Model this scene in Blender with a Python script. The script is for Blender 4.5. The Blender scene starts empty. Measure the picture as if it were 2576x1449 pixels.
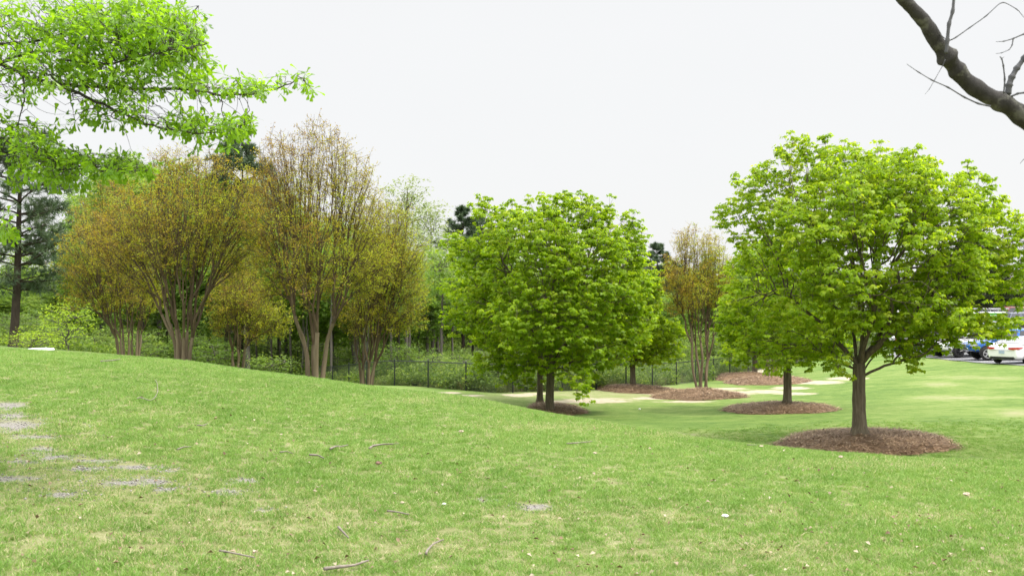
import bpy, math
import numpy as np

SC = bpy.context.scene
COL = SC.collection
RNG = np.random.default_rng(7)
# ------------------------------------------------------------------ camera model (2576 px wide reference)
W2 = 2576.0
FL = 35.0 / 36.0 * W2
CX, CY, VH, EYE = 1288.0, 724.5, 785.7, 1.7
PA = math.atan((VH - CY) / FL)
cP, sP = math.cos(PA), math.sin(PA)


def PT(u, v, d):
    """a point of the place seen along (u, v) at forward distance d"""
    rx, rz = (u - CX) / FL, (CY - v) / FL
    y, z = cP - sP * rz, sP + cP * rz
    k = d / y
    return np.array([rx * k, d, EYE + z * k])


def UV(x, y, z):
    dz = z - EYE
    f = y * cP + dz * sP
    up = -y * sP + dz * cP
    return CX + FL * x / f, CY - FL * up / f


# ------------------------------------------------------------------ terrain
CR = np.array([(-1500, 870, 24), (-400, 872, 24), (0, 880, 24), (130, 887, 24), (345, 899, 24), (480, 911, 24),
               (600, 929, 24), (770, 951, 23.6), (945, 975, 23), (1090, 991, 22), (1200, 1005, 21), (1340, 1034, 20), (1460, 1055, 19.2),
               (1545, 1070, 18.6), (1675, 1090, 18), (1800, 1110, 17.5), (1930, 1124, 17), (2060, 1139, 16.7), (2190, 1149, 16.4),
               (2320, 1156, 16.2), (2576, 1163, 16), (2900, 1167, 16), (4500, 1170, 16)], float)
_uu = np.arange(-1500, 4501, 5.0)
_ker = np.exp(-0.5 * (np.arange(-40, 41) * 5 / 45.0) ** 2)
_ker /= _ker.sum()


def _sm(a):
    p = np.pad(a, 40, mode='edge')
    return np.convolve(p, _ker, mode='valid')


_cv = _sm(np.interp(_uu, CR[:, 0], CR[:, 1]))
_cd = _sm(np.interp(_uu, CR[:, 0], CR[:, 2]))
_lb = _sm(np.interp(_uu, [-1500, 600, 1200, 1675, 2160, 4500], [14, 14, 14, 10.5, 6.0, 6.0]))

TP = [(2160, 1108, 25), (1978, 1029, 36), (1384, 1041, 36), (1592, 982, 48), (1765, 990, 46), (1898, 949, 60),
      (1938, 954, 57), (1065, 985, 43), (1198, 980, 45), (1300, 992, 42.5), (1310, 970, 48), (2576, 917, 54),
      (2400, 909, 60), (2250, 899, 66), (2576, 1000, 37), (2576, 1150, 23), (2300, 962, 46), (1980, 1155, 24), (2250, 1152, 23.2)]
_pts = [PT(*p) for p in TP]
_pts += [np.array(p, float) for p in [(-24, 45, .3), (-21, 42, .12), (-13, 34, .19), (-14.5, 46, -.8), (-12.7, 55, -2.4),
         (-8, 60, -2.7), (-2, 62, -2.4), (6, 70, -2.1), (23, 80, -1.5), (25.6, 74, -1.75), (34, 62, -1.1), (30, 56, -1.15), (41, 80, 0.1), (45, 90, .4),
         (60, 100, 1.0), (-40, 70, 0), (-40, 110, 0), (0, 110, -1.5), (-55, 30, .8), (40, 25, -1.5), (40, 40, -1.3), (70, 55, -.6), (20, 110, -.8), (-30, 95, -.6)]]
_pts = np.array(_pts)


def _phi(r2):
    return np.where(r2 < 1e-9, 0.0, 0.5 * r2 * np.log(np.maximum(r2, 1e-9)))


def _tps_fit():
    X, z = _pts[:, :2] / 10, _pts[:, 2]
    n = len(X)
    K = _phi(((X[:, None] - X[None]) ** 2).sum(-1)) + np.eye(n) * 0.02
    P = np.hstack([np.ones((n, 1)), X])
    A = np.block([[K, P], [P.T, np.zeros((3, 3))]])
    return X, np.linalg.solve(A, np.concatenate([z, np.zeros(3)]))


_TX, _TW = _tps_fit()


def zfar(x, y):
    x, y = np.broadcast_arrays(np.clip(x, -60, 75), np.clip(y, 15, 112))
    q = np.stack([x.ravel(), y.ravel()], -1) / 10
    out = np.empty(len(q))
    for i in range(0, len(q), 20000):
        b = q[i:i + 20000]
        K = _phi(((b[:, None] - _TX[None]) ** 2).sum(-1))
        out[i:i + 20000] = K @ _TW[:len(_TX)] + _TW[len(_TX)] + b @ _TW[-2:]
    return out.reshape(x.shape)


def _herm(s, z0, m0, z1, m1, L):
    s2, s3 = s * s, s * s * s
    return (2 * s3 - 3 * s2 + 1) * z0 + (s3 - 2 * s2 + s) * m0 * L + (3 * s2 - 2 * s3) * z1 + (s3 - s2) * m1 * L


def crest_d(x, y):
    t = np.clip(x / np.maximum(y, 5), -.75, .75)
    return np.interp(CX + FL * t, _uu, _cd)


def gz(x, y):
    x, y = np.broadcast_arrays(np.asarray(x, float), np.asarray(y, float))
    yy = np.maximum(y, 5.0)
    t = np.clip(x / yy, -.75, .75)
    u = CX + FL * t
    D = np.interp(u, _uu, _cd)
    V = np.interp(u, _uu, _cv)
    Lb = np.interp(u, _uu, _lb)
    rz = (CY - V) / FL
    slope = (sP + cP * rz) / (cP - sP * rz)
    zc = EYE + slope * D
    L = D - 5
    m0 = np.maximum(0.0, 1.9 * zc / L)
    near = _herm(np.clip((yy - 5) / L, 0, 1), 0, m0, zc, slope, L)
    yE = D + Lb
    zE = zfar(t * yE, yE)
    mE = (zfar(t * (yE + .5), yE + .5) - zE) / .5
    mid = _herm(np.clip((yy - D) / Lb, 0, 1), zc, slope, zE, mE, Lb)
    far = zfar(t * yy, yy)
    z = np.where(yy <= D, near, np.where(yy <= yE, mid, far))
    rip = .012 * np.sin(1.3 * x + .7 * y) * np.sin(.9 * y - .5 * x) + .008 * np.sin(2.9 * x + 1.1) * np.sin(2.3 * y)
    return z + rip


def G(x, y):
    return float(gz(np.array([x]), np.array([y]))[0])


_dm = np.concatenate([np.arange(5, 30, .06), np.arange(30, 110, .25)])


def PICK(u, v, after=0.0):
    """where the ground is met along a line of sight, beyond distance `after`"""
    rx, rz = (u - CX) / FL, (CY - v) / FL
    y, z = cP - sP * rz, sP + cP * rz
    x = rx / y * _dm
    h = EYE + z / y * _dm - gz(x, _dm)
    ok = np.where((h < 0) & (_dm > after))[0]
    i = ok[0] if len(ok) else len(_dm) - 1
    return np.array([x[i], _dm[i], float(gz(x[i:i + 1], _dm[i:i + 1])[0])])


# ------------------------------------------------------------------ object helpers
def tag(o, label=None, cat=None, group=None, kind=None):
    if label: o['label'] = label
    if cat: o['category'] = cat
    if group: o['group'] = group
    if kind: o['kind'] = kind
    return o


def empty(name, loc, rz=0.0, scale=None):
    o = bpy.data.objects.new(name, None)
    o.empty_display_size = .2
    o.location = [float(c) for c in loc]
    o.rotation_euler = (0, 0, rz)
    if scale is not None:
        o.scale = scale if hasattr(scale, '__len__') else (scale,) * 3
    COL.objects.link(o)
    return o


def link(name, me, parent=None, loc=None):
    o = bpy.data.objects.new(name, me)
    COL.objects.link(o)
    if parent is not None: o.parent = parent
    if loc is not None: o.location = [float(c) for c in loc]
    return o


def copy_tree(o, parent=None):
    c = o.copy()
    COL.objects.link(c)
    if parent is not None: c.parent = parent
    for ch in [k for k in o.children]:
        copy_tree(ch, c)
    return c


def mesh_np(name, V, F, mat=None, tint=None, smooth=False):
    """V (n,3); F a list of (m,k) int arrays"""
    me = bpy.data.meshes.new(name)
    V = np.ascontiguousarray(V, dtype=np.float32)
    me.vertices.add(len(V))
    me.vertices.foreach_set('co', V.ravel())
    F = [np.asarray(f, np.int32) for f in F if len(f)]
    loops = np.concatenate([f.ravel() for f in F])
    tot = np.concatenate([np.full(len(f), f.shape[1], np.int32) for f in F])
    start = np.concatenate([[0], np.cumsum(tot)[:-1]]).astype(np.int32)
    me.loops.add(len(loops))
    me.loops.foreach_set('vertex_index', loops)
    me.polygons.add(len(tot))
    me.polygons.foreach_set('loop_start', start)
    me.polygons.foreach_set('loop_total', tot)
    if smooth:
        me.polygons.foreach_set('use_smooth', np.ones(len(tot), bool))
    if tint is not None:
        a = me.attributes.new('tint', 'FLOAT', 'POINT')
        a.data.foreach_set('value', np.ascontiguousarray(tint, dtype=np.float32))
    me.update(calc_edges=True)
    me.validate()
    if mat is not None: me.materials.append(mat)
    return me


def nrm(a):
    return a / np.maximum(np.linalg.norm(a, axis=-1, keepdims=True), 1e-9)


class MB:
    """collects plain shapes, then links them as one mesh"""
    def __init__(s):
        s.V, s.F, s.n = [], [], 0

    def add(s, V, F):
        s.V.append(np.asarray(V, float))
        for f in F: s.F.append(tuple(int(i) + s.n for i in f))
        s.n += len(V)
        return s

    def box(s, c, d, rz=0.0, taper=1.0, bev=0.0):
        c, d = np.array(c, float), np.array(d, float) / 2
        if bev <= 0:
            v = np.array([(x, y, z) for z in (-1, 1) for x, y in ((-1, -1), (1, -1), (1, 1), (-1, 1))], float)
            v[4:, :2] *= taper
            v = v * d
            f = [(3, 2, 1, 0), (4, 5, 6, 7), (0, 1, 5, 4), (1, 2, 6, 5), (2, 3, 7, 6), (3, 0, 4, 7)]
        else:
            b = min(bev, .45 * 2 * d.min())
            v, f = [], []
            ring = lambda z, e: [(-d[0] + e, -d[1] + e + b, z), (-d[0] + e + b, -d[1] + e, z), (d[0] - e - b, -d[1] + e, z), (d[0] - e, -d[1] + e + b, z),
                                 (d[0] - e, d[1] - e - b, z), (d[0] - e - b, d[1] - e, z), (-d[0] + e + b, d[1] - e, z), (-d[0] + e, d[1] - e - b, z)]
            for z, e in ((-d[2], b), (-d[2] + b, 0), (d[2] - b, 0), (d[2], b)): v += ring(z, e)
            v = np.array(v)
            for k in range(3):
                for i in range(8):
                    j = (i + 1) % 8
                    f.append((k * 8 + i, k * 8 + j, k * 8 + 8 + j, k * 8 + 8 + i))
            f.append(tuple(range(7, -1, -1)))
            f.append(tuple(range(24, 32)))
        if rz:
            cr, sr = math.cos(rz), math.sin(rz)
            v = np.stack([v[:, 0] * cr - v[:, 1] * sr, v[:, 0] * sr + v[:, 1] * cr, v[:, 2]], -1)
        return s.add(v + c, f)

    def tube(s, pts, rad, n=8, cap=True):
        pts = np.asarray(pts, float)
        rad = np.broadcast_to(np.asarray(rad, float), (len(pts),))
        T = nrm(np.gradient(pts, axis=0))
        ref = np.array([0, 0, 1.0]) if abs(T[0][2]) < .8 else np.array([1.0, 0, 0])
        A = nrm(np.cross(T, ref))
        B = np.cross(T, A)
        a = np.arange(n) / n * 2 * math.pi
        v = pts[:, None] + rad[:, None, None] * (A[:, None] * np.cos(a)[None, :, None] + B[:, None] * np.sin(a)[None, :, None])
        f = []
        for k in range(len(pts) - 1):
            for i in range(n):
                j = (i + 1) % n
                f.append((k * n + i, k * n + j, k * n + n + j, k * n + n + i))
        if cap:
            f.append(tuple(range(n - 1, -1, -1)))
            f.append(tuple(range((len(pts) - 1) * n, len(pts) * n)))
        return s.add(v.reshape(-1, 3), f)

    def lathe(s, prof, n=24, axis='z', loc=(0, 0, 0)):
        a = np.arange(n) / n * 2 * math.pi
        v = []
        for r, z in prof:
            for t in a:
                p = (r * math.cos(t), r * math.sin(t), z)
                if axis == 'y': p = (p[0], p[2], p[1])
                v.append((p[0] + loc[0], p[1] + loc[1], p[2] + loc[2]))
        f = []
        for k in range(len(prof) - 1):
            for i in range(n):
                j = (i + 1) % n
                f.append((k * n + i, k * n + j, k * n + n + j, k * n + n + i))
        return s.add(v, f)

    def quad(s, a, b, c, d):
        return s.add([a, b, c, d], [(0, 1, 2, 3)])

    def build(s, name, mat, parent=None, smooth=False, loc=None):
        me = bpy.data.meshes.new(name)
        me.from_pydata(np.concatenate(s.V).tolist(), [], s.F)
        me.update()
        if smooth: me.polygons.foreach_set('use_smooth', np.ones(len(me.polygons), bool))
        me.materials.append(mat)
        return link(name, me, parent, loc)


# ------------------------------------------------------------------ materials
def newmat(name):
    m = bpy.data.materials.new(name)
    m.use_nodes = True
    nt = m.node_tree
    nt.nodes.clear()
    out = nt.nodes.new('ShaderNodeOutputMaterial')
    return m, nt, out


def N(nt, t, **kw):
    n = nt.nodes.new(t)
    for k, v in kw.items():
        if k in n.inputs: n.inputs[k].default_value = v
        else: setattr(n, k, v)
    return n


def ramp(nt, fac, stops, interp='LINEAR'):
    r = nt.nodes.new('ShaderNodeValToRGB')
    r.color_ramp.interpolation = interp
    e = r.color_ramp.elements
    while len(e) < len(stops): e.new(.5)
    for k, (p, c) in zip(e, stops):
        k.position = p
        k.color = (*c, 1) if len(c) == 3 else c
    if fac is not None: nt.links.new(fac, r.inputs[0])
    return r.outputs[0]


def mixc(nt, fac, a, b, mode='MIX'):
    m = nt.nodes.new('ShaderNodeMix')
    m.data_type = 'RGBA'
    m.blend_type = mode
    for s, k in ((fac, 0), (a, 6), (b, 7)):
        if hasattr(s, 'links'): nt.links.new(s, m.inputs[k])
        elif k == 0: m.inputs[0].default_value = s
        else: m.inputs[k].default_value = (*s, 1)
    return m.outputs[2]


def mth(nt, op, a, b=0.0, c=None, clamp=False):
    m = nt.nodes.new('ShaderNodeMath')
    m.operation = op
    m.use_clamp = clamp
    for i, s in enumerate((a, b, c)):
        if s is None: continue
        if hasattr(s, 'links'): nt.links.new(s, m.inputs[i])
        else: m.inputs[i].default_value = s
    return m.outputs[0]


def noise(nt, vec, scale, detail=3, rough=.55, stretch=None, dist=0.0):
    if stretch is not None:
        mp = N(nt, 'ShaderNodeMapping')
        mp.inputs['Scale'].default_value = stretch
        nt.links.new(vec, mp.inputs['Vector'])
        vec = mp.outputs[0]
    n = N(nt, 'ShaderNodeTexNoise', Scale=scale, Detail=detail, Roughness=rough, Distortion=dist)
    nt.links.new(vec, n.inputs['Vector'])
    return n.outputs['Fac']


def attr(nt, name):
    return N(nt, 'ShaderNodeAttribute', attribute_name=name).outputs['Fac']


def plain(name, col, rough=.5, metal=0.0, spec=.5, coat=0.0, vary=.12, scale=6.0, trans=0.0):
    m, nt, out = newmat(name)
    p = N(nt, 'ShaderNodeBsdfPrincipled', Roughness=rough, Metallic=metal)
    p.inputs['Specular IOR Level'].default_value = spec
    p.inputs['Coat Weight'].default_value = coat
    p.inputs['Coat Roughness'].default_value = .05
    tc = N(nt, 'ShaderNodeTexCoord').outputs['Object']
    f = noise(nt, tc, scale, 4)
    c = ramp(nt, f, [(.3, [k * (1 - vary) for k in col]), (.7, [min(1, k * (1 + vary)) for k in col])])
    nt.links.new(c, p.inputs['Base Color'])
    rr = mth(nt, 'MULTIPLY_ADD', f, .15, rough - .07, True)
    nt.links.new(rr, p.inputs['Roughness'])
    nt.links.new(p.outputs[0], out.inputs[0])
    return m


def leafmat(name, stops, trans=.45, tcol=1.25, rough=.5, spec=.25, rand=.0):
    m, nt, out = newmat(name)
    f = attr(nt, 'tint')
    if rand:
        oi = N(nt, 'ShaderNodeObjectInfo').outputs['Random']
        f = mth(nt, 'ADD', f, mth(nt, 'MULTIPLY_ADD', oi, rand, -rand / 2), clamp=True)
    c = ramp(nt, f, stops)
    p = N(nt, 'ShaderNodeBsdfPrincipled', Roughness=rough)
    p.inputs['Specular IOR Level'].default_value = spec
    nt.links.new(c, p.inputs['Base Color'])
    t = N(nt, 'ShaderNodeBsdfTranslucent')
    tc = mixc(nt, 1.0, c, (tcol, tcol * .95, tcol * .5), 'MULTIPLY')
    nt.links.new(tc, t.inputs['Color'])
    mx = N(nt, 'ShaderNodeMixShader', Fac=trans)
    nt.links.new(p.outputs[0], mx.inputs[1])
    nt.links.new(t.outputs[0], mx.inputs[2])
    nt.links.new(mx.outputs[0], out.inputs[0])
    return m


def barkmat(name, stops, sc=14.0, stretch=(1, 1, .18), bump=.6, dist=.02, patch=None):
    m, nt, out = newmat(name)
    tc = N(nt, 'ShaderNodeTexCoord').outputs['Object']
    f = noise(nt, tc, sc, 6, .65, stretch, .6)
    g = noise(nt, tc, 2.2, 3)
    c = ramp(nt, f, stops)
    c = mixc(nt, mth(nt, 'MULTIPLY', g, .5), c, [k * .55 for k in stops[-1][1]])
    if patch:
        pf = ramp(nt, noise(nt, tc, patch[1], 4, .6), [(.52, (0, 0, 0)), (.6, (1, 1, 1))])
        c = mixc(nt, pf, c, patch[0])
    p = N(nt, 'ShaderNodeBsdfPrincipled', Roughness=.85)
    p.inputs['Specular IOR Level'].default_value = .2
    nt.links.new(c, p.inputs['Base Color'])
    b = N(nt, 'ShaderNodeBump', Strength=bump, Distance=dist)
    nt.links.new(f, b.inputs['Height'])
    nt.links.new(b.outputs[0], p.inputs['Normal'])
    nt.links.new(p.outputs[0], out.inputs[0])
    return m


M = {}
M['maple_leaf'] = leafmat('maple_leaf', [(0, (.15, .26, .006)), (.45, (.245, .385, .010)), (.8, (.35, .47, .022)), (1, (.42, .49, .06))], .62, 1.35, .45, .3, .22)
M['maple_bark'] = barkmat('maple_bark', [(.3, (.04, .032, .022)), (.5, (.105, .085, .058)), (.75, (.19, .16, .115))], 16, (1, 1, .12), .9, .03)
M['crape_leaf'] = leafmat('crape_leaf', [(0, (.25, .145, .055)), (.3, (.335, .255, .042)), (.6, (.355, .32, .035)), (1, (.32, .38, .03))], .52, 1.3, .5, .2)
M['crape_bark'] = barkmat('crape_bark', [(.3, (.085, .062, .038)), (.55, (.16, .122, .078)), (.8, (.28, .225, .155))], 5, (1, 1, .15), .25, .01)
M['crape_twig'] = barkmat('crape_twig', [(.3, (.06, .043, .026)), (.7, (.145, .105, .064))], 5, (1, 1, .3), .2, .01)
M['oak_leaf'] = leafmat('oak_leaf', [(0, (.095, .21, .012)), (.45, (.17, .33, .014)), (1, (.25, .42, .03))], .64, 1.35, .32, .45)
M['oak_bark'] = barkmat('oak_bark', [(.3, (.03, .027, .025)), (.7, (.10, .09, .08))], 18, (1, 1, .3), .6, .01)
M['bare_bark'] = barkmat('bare_bark', [(.3, (.02, .019, .019)), (.6, (.046, .044, .042)), (.8, (.085, .08, .076))], 22, (1, 1, .6), .8, .008, ((.10, .10, .085), 9))
M['bare_twig'] = barkmat('bare_twig', [(.3, (.05, .055, .06)), (.7, (.12, .12, .125))], 18, (1, 1, .6), .3, .003)
M['wood_leaf'] = leafmat('wood_leaf', [(0, (.10, .18, .025)), (.5, (.175, .29, .05)), (1, (.28, .38, .10))], .6, 1.25, .5, .25, .35)
M['under_leaf'] = leafmat('under_leaf', [(0, (.07, .13, .02)), (.5, (.135, .225, .04)), (1, (.26, .34, .09))], .55, 1.25, .5, .25, .45)
M['poplar_leaf'] = leafmat('poplar_leaf', [(0, (.17, .24, .09)), (.5, (.27, .34, .16)), (1, (.39, .44, .27))], .4, 1.2, .5, .2, .3)
M['sapling_leaf'] = leafmat('sapling_leaf', [(0, (.22, .36, .02)), (1, (.38, .50, .05))], .5, 1.3, .5, .25, .2)
M['pine_leaf'] = leafmat('pine_leaf', [(0, (.04, .075, .04)), (.6, (.085, .135, .068)), (1, (.14, .185, .10))], .2, 1.1, .5, .3, .2)
M['cedar_leaf'] = leafmat('cedar_leaf', [(0, (.022, .035, .014)), (1, (.055, .075, .03))], .15, 1.1, .6, .2, .2)
M['wood_bark'] = barkmat('wood_bark', [(.3, (.05, .043, .036)), (.7, (.15, .135, .115))], 6, (1, 1, .2), .6, .03)
M['pine_bark'] = barkmat('pine_bark', [(.3, (.025, .018, .015)), (.7, (.075, .056, .045))], 6, (1, 1, .3), .8, .04)
# ------------------------------------------------------------------ plant building
def herm_curve(p, d0, q, d1, n, k=1.0):
    L = np.linalg.norm(q - p)
    s = np.linspace(0, 1, n)[:, None]
    s2, s3 = s * s, s ** 3
    return (2 * s3 - 3 * s2 + 1) * p + (s3 - 2 * s2 + s) * d0 * L * k + (3 * s2 - 2 * s3) * q + (s3 - s2) * d1 * L * k


class Skel:
    def __init__(s, T, rt, expo, frac=.35, up=0.0, wob=.04, rng=None, keep=.35, rmax=9.0):
        s.T, s.rt, s.e, s.frac, s.up, s.wob, s.keep, s.rmax = T, rt, expo, frac, up, wob, keep, rmax
        s.rng = rng or RNG
        s.chains, s.tips, s.tdir = [], [], []

    def r(s, n): return min(s.rmax, s.rt * n ** s.e)

    def rec(s, p, d, idx):
        n = len(idx)
        rng = s.rng
        if n == 1:
            q = s.T[idx[0]]
            e = nrm(nrm(q - p) + rng.normal(0, .25, 3) + np.array([0, 0, s.up * 2]))
            pts = herm_curve(p, d, q, e, 5, .8)
            s.chains.append((pts, np.linspace(s.r(1), s.rt * .45, 5)))
            s.tips.append(q)
            s.tdir.append(e)
            return
        c = s.T[idx].mean(0)
        L = np.linalg.norm(c - p)
        q = p + (c - p) * s.frac * rng.uniform(.75, 1.25) + rng.normal(0, s.wob, 3) * L
        q[2] += s.up * L * s.frac
        dq = nrm(nrm(c - p) * (1 - s.keep) + d * s.keep + np.array([0, 0, s.up * .6]) + rng.normal(0, s.wob * 2, 3))
        m = 6 if n > 12 else 5
        pts = herm_curve(p, d, q, dq, m, .9)
        pts[1:-1] += rng.normal(0, s.wob * .25 * np.linalg.norm(q - p), (m - 2, 3))
        r0 = s.r(n)
        s.chains.append((pts, np.linspace(r0, r0 * .9, m)))
        D = nrm(s.T[idx] - q)
        X = D - D.mean(0)
        _, _, vt = np.linalg.svd(X, full_matrices=False)
        pr = X @ vt[0]
        th = rng.uniform(-.15, .15)
        a = pr > np.quantile(pr, np.clip(.5 + th + rng.uniform(-.12, .12), .2, .8))
        if a.all() or not a.any():
            a = np.arange(n) < max(1, n // 2)
        s.rec(q, dq, idx[a])
        s.rec(q, dq, idx[~a])


def tubes(chains, rmin=0.0, rmax=9e9, thick=None):
    """chains -> V, F; grouped so that numpy does the work"""
    g = {}
    for pts, rad in chains:
        if rad[0] < rmin or rad[0] >= rmax: continue
        n = 10 if rad[0] > .06 else 6 if rad[0] > .02 else 4 if rad[0] > .006 else 3
        g.setdefault((len(pts), n), []).append((pts, rad))
    VV, FF, off = [], [], 0
    for (m, n), lst in g.items():
        P = np.array([a for a, _ in lst], float)
        R = np.array([b for _, b in lst], float)
        T = nrm(np.gradient(P, axis=1))
        ref = np.where(np.abs(T[:, :1, 2:3]) < .8, np.array([0, 0, 1.0]), np.array([1.0, 0, 0]))
        A = nrm(np.cross(T, np.broadcast_to(ref, T.shape)))
        B = np.cross(T, A)
        an = np.arange(n) / n * 2 * math.pi
        V = P[:, :, None] + R[:, :, None, None] * (A[:, :, None] * np.cos(an)[:, None] + B[:, :, None] * np.sin(an)[:, None])
        c = len(lst)
        base = (np.arange(c) * m * n)[:, None, None] + (np.arange(m - 1) * n)[None, :, None] + np.arange(n)[None, None]
        nx = (np.arange(c) * m * n)[:, None, None] + (np.arange(m - 1) * n)[None, :, None] + ((np.arange(n) + 1) % n)[None, None]
        F = np.stack([base, nx, nx + n, base + n], -1).reshape(-1, 4) + off
        VV.append(V.reshape(-1, 3))
        FF.append(F)
        off += c * m * n
    if not VV: return np.zeros((0, 3)), []
    return np.concatenate(VV), [np.concatenate(FF)]


# leaf outlines: x across, y along, z off the blade
LEAF_MAPLE = (np.array([(0, 0, 0), (.42, .18, .05), (.50, .55, -.04), (.20, .58, .05), (0, 1.05, -.14), (-.20, .58, .05), (-.50, .55, -.04), (-.42, .18, .05)]),
              [(0, 1, 2, 3), (0, 3, 4, 5), (0, 5, 6, 7)])
LEAF_KITE = (np.array([(0, 0, 0), (.36, .42, .07), (0, 1.0, -.08), (-.36, .42, .07)]), [(0, 1, 2), (0, 2, 3)])
LEAF_OAK = (np.array([(0, 0, 0), (.035, .40, .03), (.085, .66, .03), (.165, .87, -.02), (.08, .97, -.05), (0, .93, -.05), (-.08, .97, -.05), (-.165, .87, -.02), (-.085, .66, .03), (-.035, .40, .03)]),
            [(0, 1, 9), (9, 1, 2, 8), (8, 2, 3, 7), (7, 3, 4, 5), (7, 5, 6)])
LEAF_SPRAY = (np.array([(0, 0, 0), (.22, .25, .03), (.10, .5, .0), (.30, .75, -.03), (0, 1.0, -.05), (-.28, .7, -.02), (-.12, .5, .0), (-.24, .3, .03)]),
              [(0, 1, 2, 6), (0, 6, 7), (2, 3, 4, 6), (6, 4, 5)])


def leaves(pos, along, up, size, tmpl, tint):
    tv, tf = tmpl
    along = nrm(along)
    side = nrm(np.cross(along, up))
    n = np.cross(side, along)
    sz = np.asarray(size)[:, None, None]
    V = pos[:, None] + sz * (tv[None, :, 0:1] * side[:, None] + tv[None, :, 1:2] * along[:, None] + tv[None, :, 2:3] * n[:, None])
    k = len(tv)
    off = (np.arange(len(pos)) * k)[:, None]
    by = {}
    for f in tf: by.setdefault(len(f), []).append(f)
    F = [np.concatenate([np.array(f)[None] + off for f in fs]) for fs in by.values()]
    return V.reshape(-1, 3), F, np.repeat(tint, k)


def rand_unit(n, rng): return nrm(rng.normal(0, 1, (n, 3)))


def trunk_chain(p, q, r0, r1, m=9, flare=1.5, bend=.03, rng=None):
    rng = rng or RNG
    s = np.linspace(0, 1, m)[:, None]
    pts = p + (q - p) * s
    L = np.linalg.norm(q - p)
    w = rng.normal(0, bend * L, (2, 3))
    w[:, 2] = 0
    pts = pts + w[0] * np.sin(s * math.pi) * .6 + w[1] * np.sin(2 * s * math.pi) * .3
    rad = r0 + (r1 - r0) * s[:, 0]
    rad = rad * (1 + (flare - 1) * np.exp(-s[:, 0] * L / .12))
    rad = rad * (1 + rng.normal(0, .025, m))
    return pts, rad


def lumpy(ncl, lobes, W, rng, sep=.28, shell=.55, rag=.10):
    """branch ends in a lumpy crown. lobes: (x, z, rx, rz[, y, ry]) in metres from the trunk's base"""
    L = np.array([l if len(l) == 6 else (*l, 0, W) for l in lobes], float)
    vol = (L[:, 2] * L[:, 3] * L[:, 5]) ** .66
    out = []
    pr = vol / vol.sum()
    tries = 0
    while len(out) < ncl and tries < 200:
        tries += 1
        k = rng.choice(len(L), 400, p=pr)
        d = rand_unit(400, rng)
        rr = (shell + (1 - shell) * rng.random(400)) ** .6
        rr = np.where(rng.random(400) < .22, rr * rng.random(400) ** .5, rr)
        rr = np.where(rng.random(400) < rag, rr * rng.uniform(1.05, 1.4, 400), rr)
        P = np.stack([L[k, 0] + d[:, 0] * rr * L[k, 2], L[k, 4] + d[:, 1] * rr * L[k, 5], L[k, 1] + d[:, 2] * rr * L[k, 3]], -1)
        for p in P:
            if len(out) >= ncl: break
            if out:
                q = np.array(out)
                if (np.abs(q - p).max(1) < sep).any() and (((q - p) ** 2).sum(1) < sep * sep).any(): continue
            out.append(p)
        if tries % 12 == 0: sep *= .9
    return np.array(out)


def finish_tree(name, loc, sk, leafparts, bark, twigmat=None, rsplit=.03, trunk=None, scale=None, rz=0.0, label=None, cat='tree', group=None):
    root = empty(name, loc, rz, scale)
    tag(root, label, cat, group)
    ch = ([trunk] if trunk is not None and not isinstance(trunk, list) else list(trunk or [])) + sk.chains
    V, F = tubes(ch, rsplit)
    if len(V): link('trunk', mesh_np('trunk', V, F, bark, smooth=True), root)
    V, F = tubes(ch, 0, rsplit)
    if len(V): link('branch_framework', mesh_np('branch_framework', V, F, twigmat or bark, smooth=True), root)
    V, F, t, mat = leafparts
    link('crown', mesh_np('crown', V, F, mat, t), root)
    return root


def maple_leaves(tips, tdir, cen, rng, per=(7, 9), size=.085, spread=.36, tmpl=LEAF_MAPLE, sag=.95, rad=.12):
    n = len(tips)
    a, b = per
    tp = np.repeat(tips, a, 0)
    td = np.repeat(tdir, a, 0)
    out = nrm(tp - cen)
    tw = tp + nrm(rand_unit(len(tp), rng) * [1, 1, 1.25] + td * .45 + np.array([0, 0, .1])) * (spread * rng.uniform(.25, 1.0, (len(tp), 1)))
    chains = [(np.stack([p, (p + q) / 2 + [0, 0, .02], q]), np.array([.005, .004, .0025])) for p, q in zip(tp, tw)]
    cl = np.repeat(rng.random(n), a) * .5 + rng.random(len(tp)) * .5
    lp = np.repeat(tw, b, 0)
    lo = np.repeat(out, b, 0)
    m = len(lp)
    r = rand_unit(m, rng)
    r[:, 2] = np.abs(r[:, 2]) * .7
    pos = lp + r * (rad * rng.uniform(.3, 1.0, (m, 1)))
    along = nrm(nrm(r * [1, 1, .3]) * .7 + lo * .15 + np.array([0, 0, -sag]) + rand_unit(m, rng) * .45)
    up = nrm(np.array([0, 0, .55]) + nrm(r * [1, 1, .2]) * .6 + lo * .25 + rand_unit(m, rng) * .5)
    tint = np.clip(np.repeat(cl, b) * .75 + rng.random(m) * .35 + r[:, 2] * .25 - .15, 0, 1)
    sz = size * rng.uniform(.6, 1.2, m)
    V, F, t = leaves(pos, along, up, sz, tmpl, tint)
    return V, F, t, chains


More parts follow.
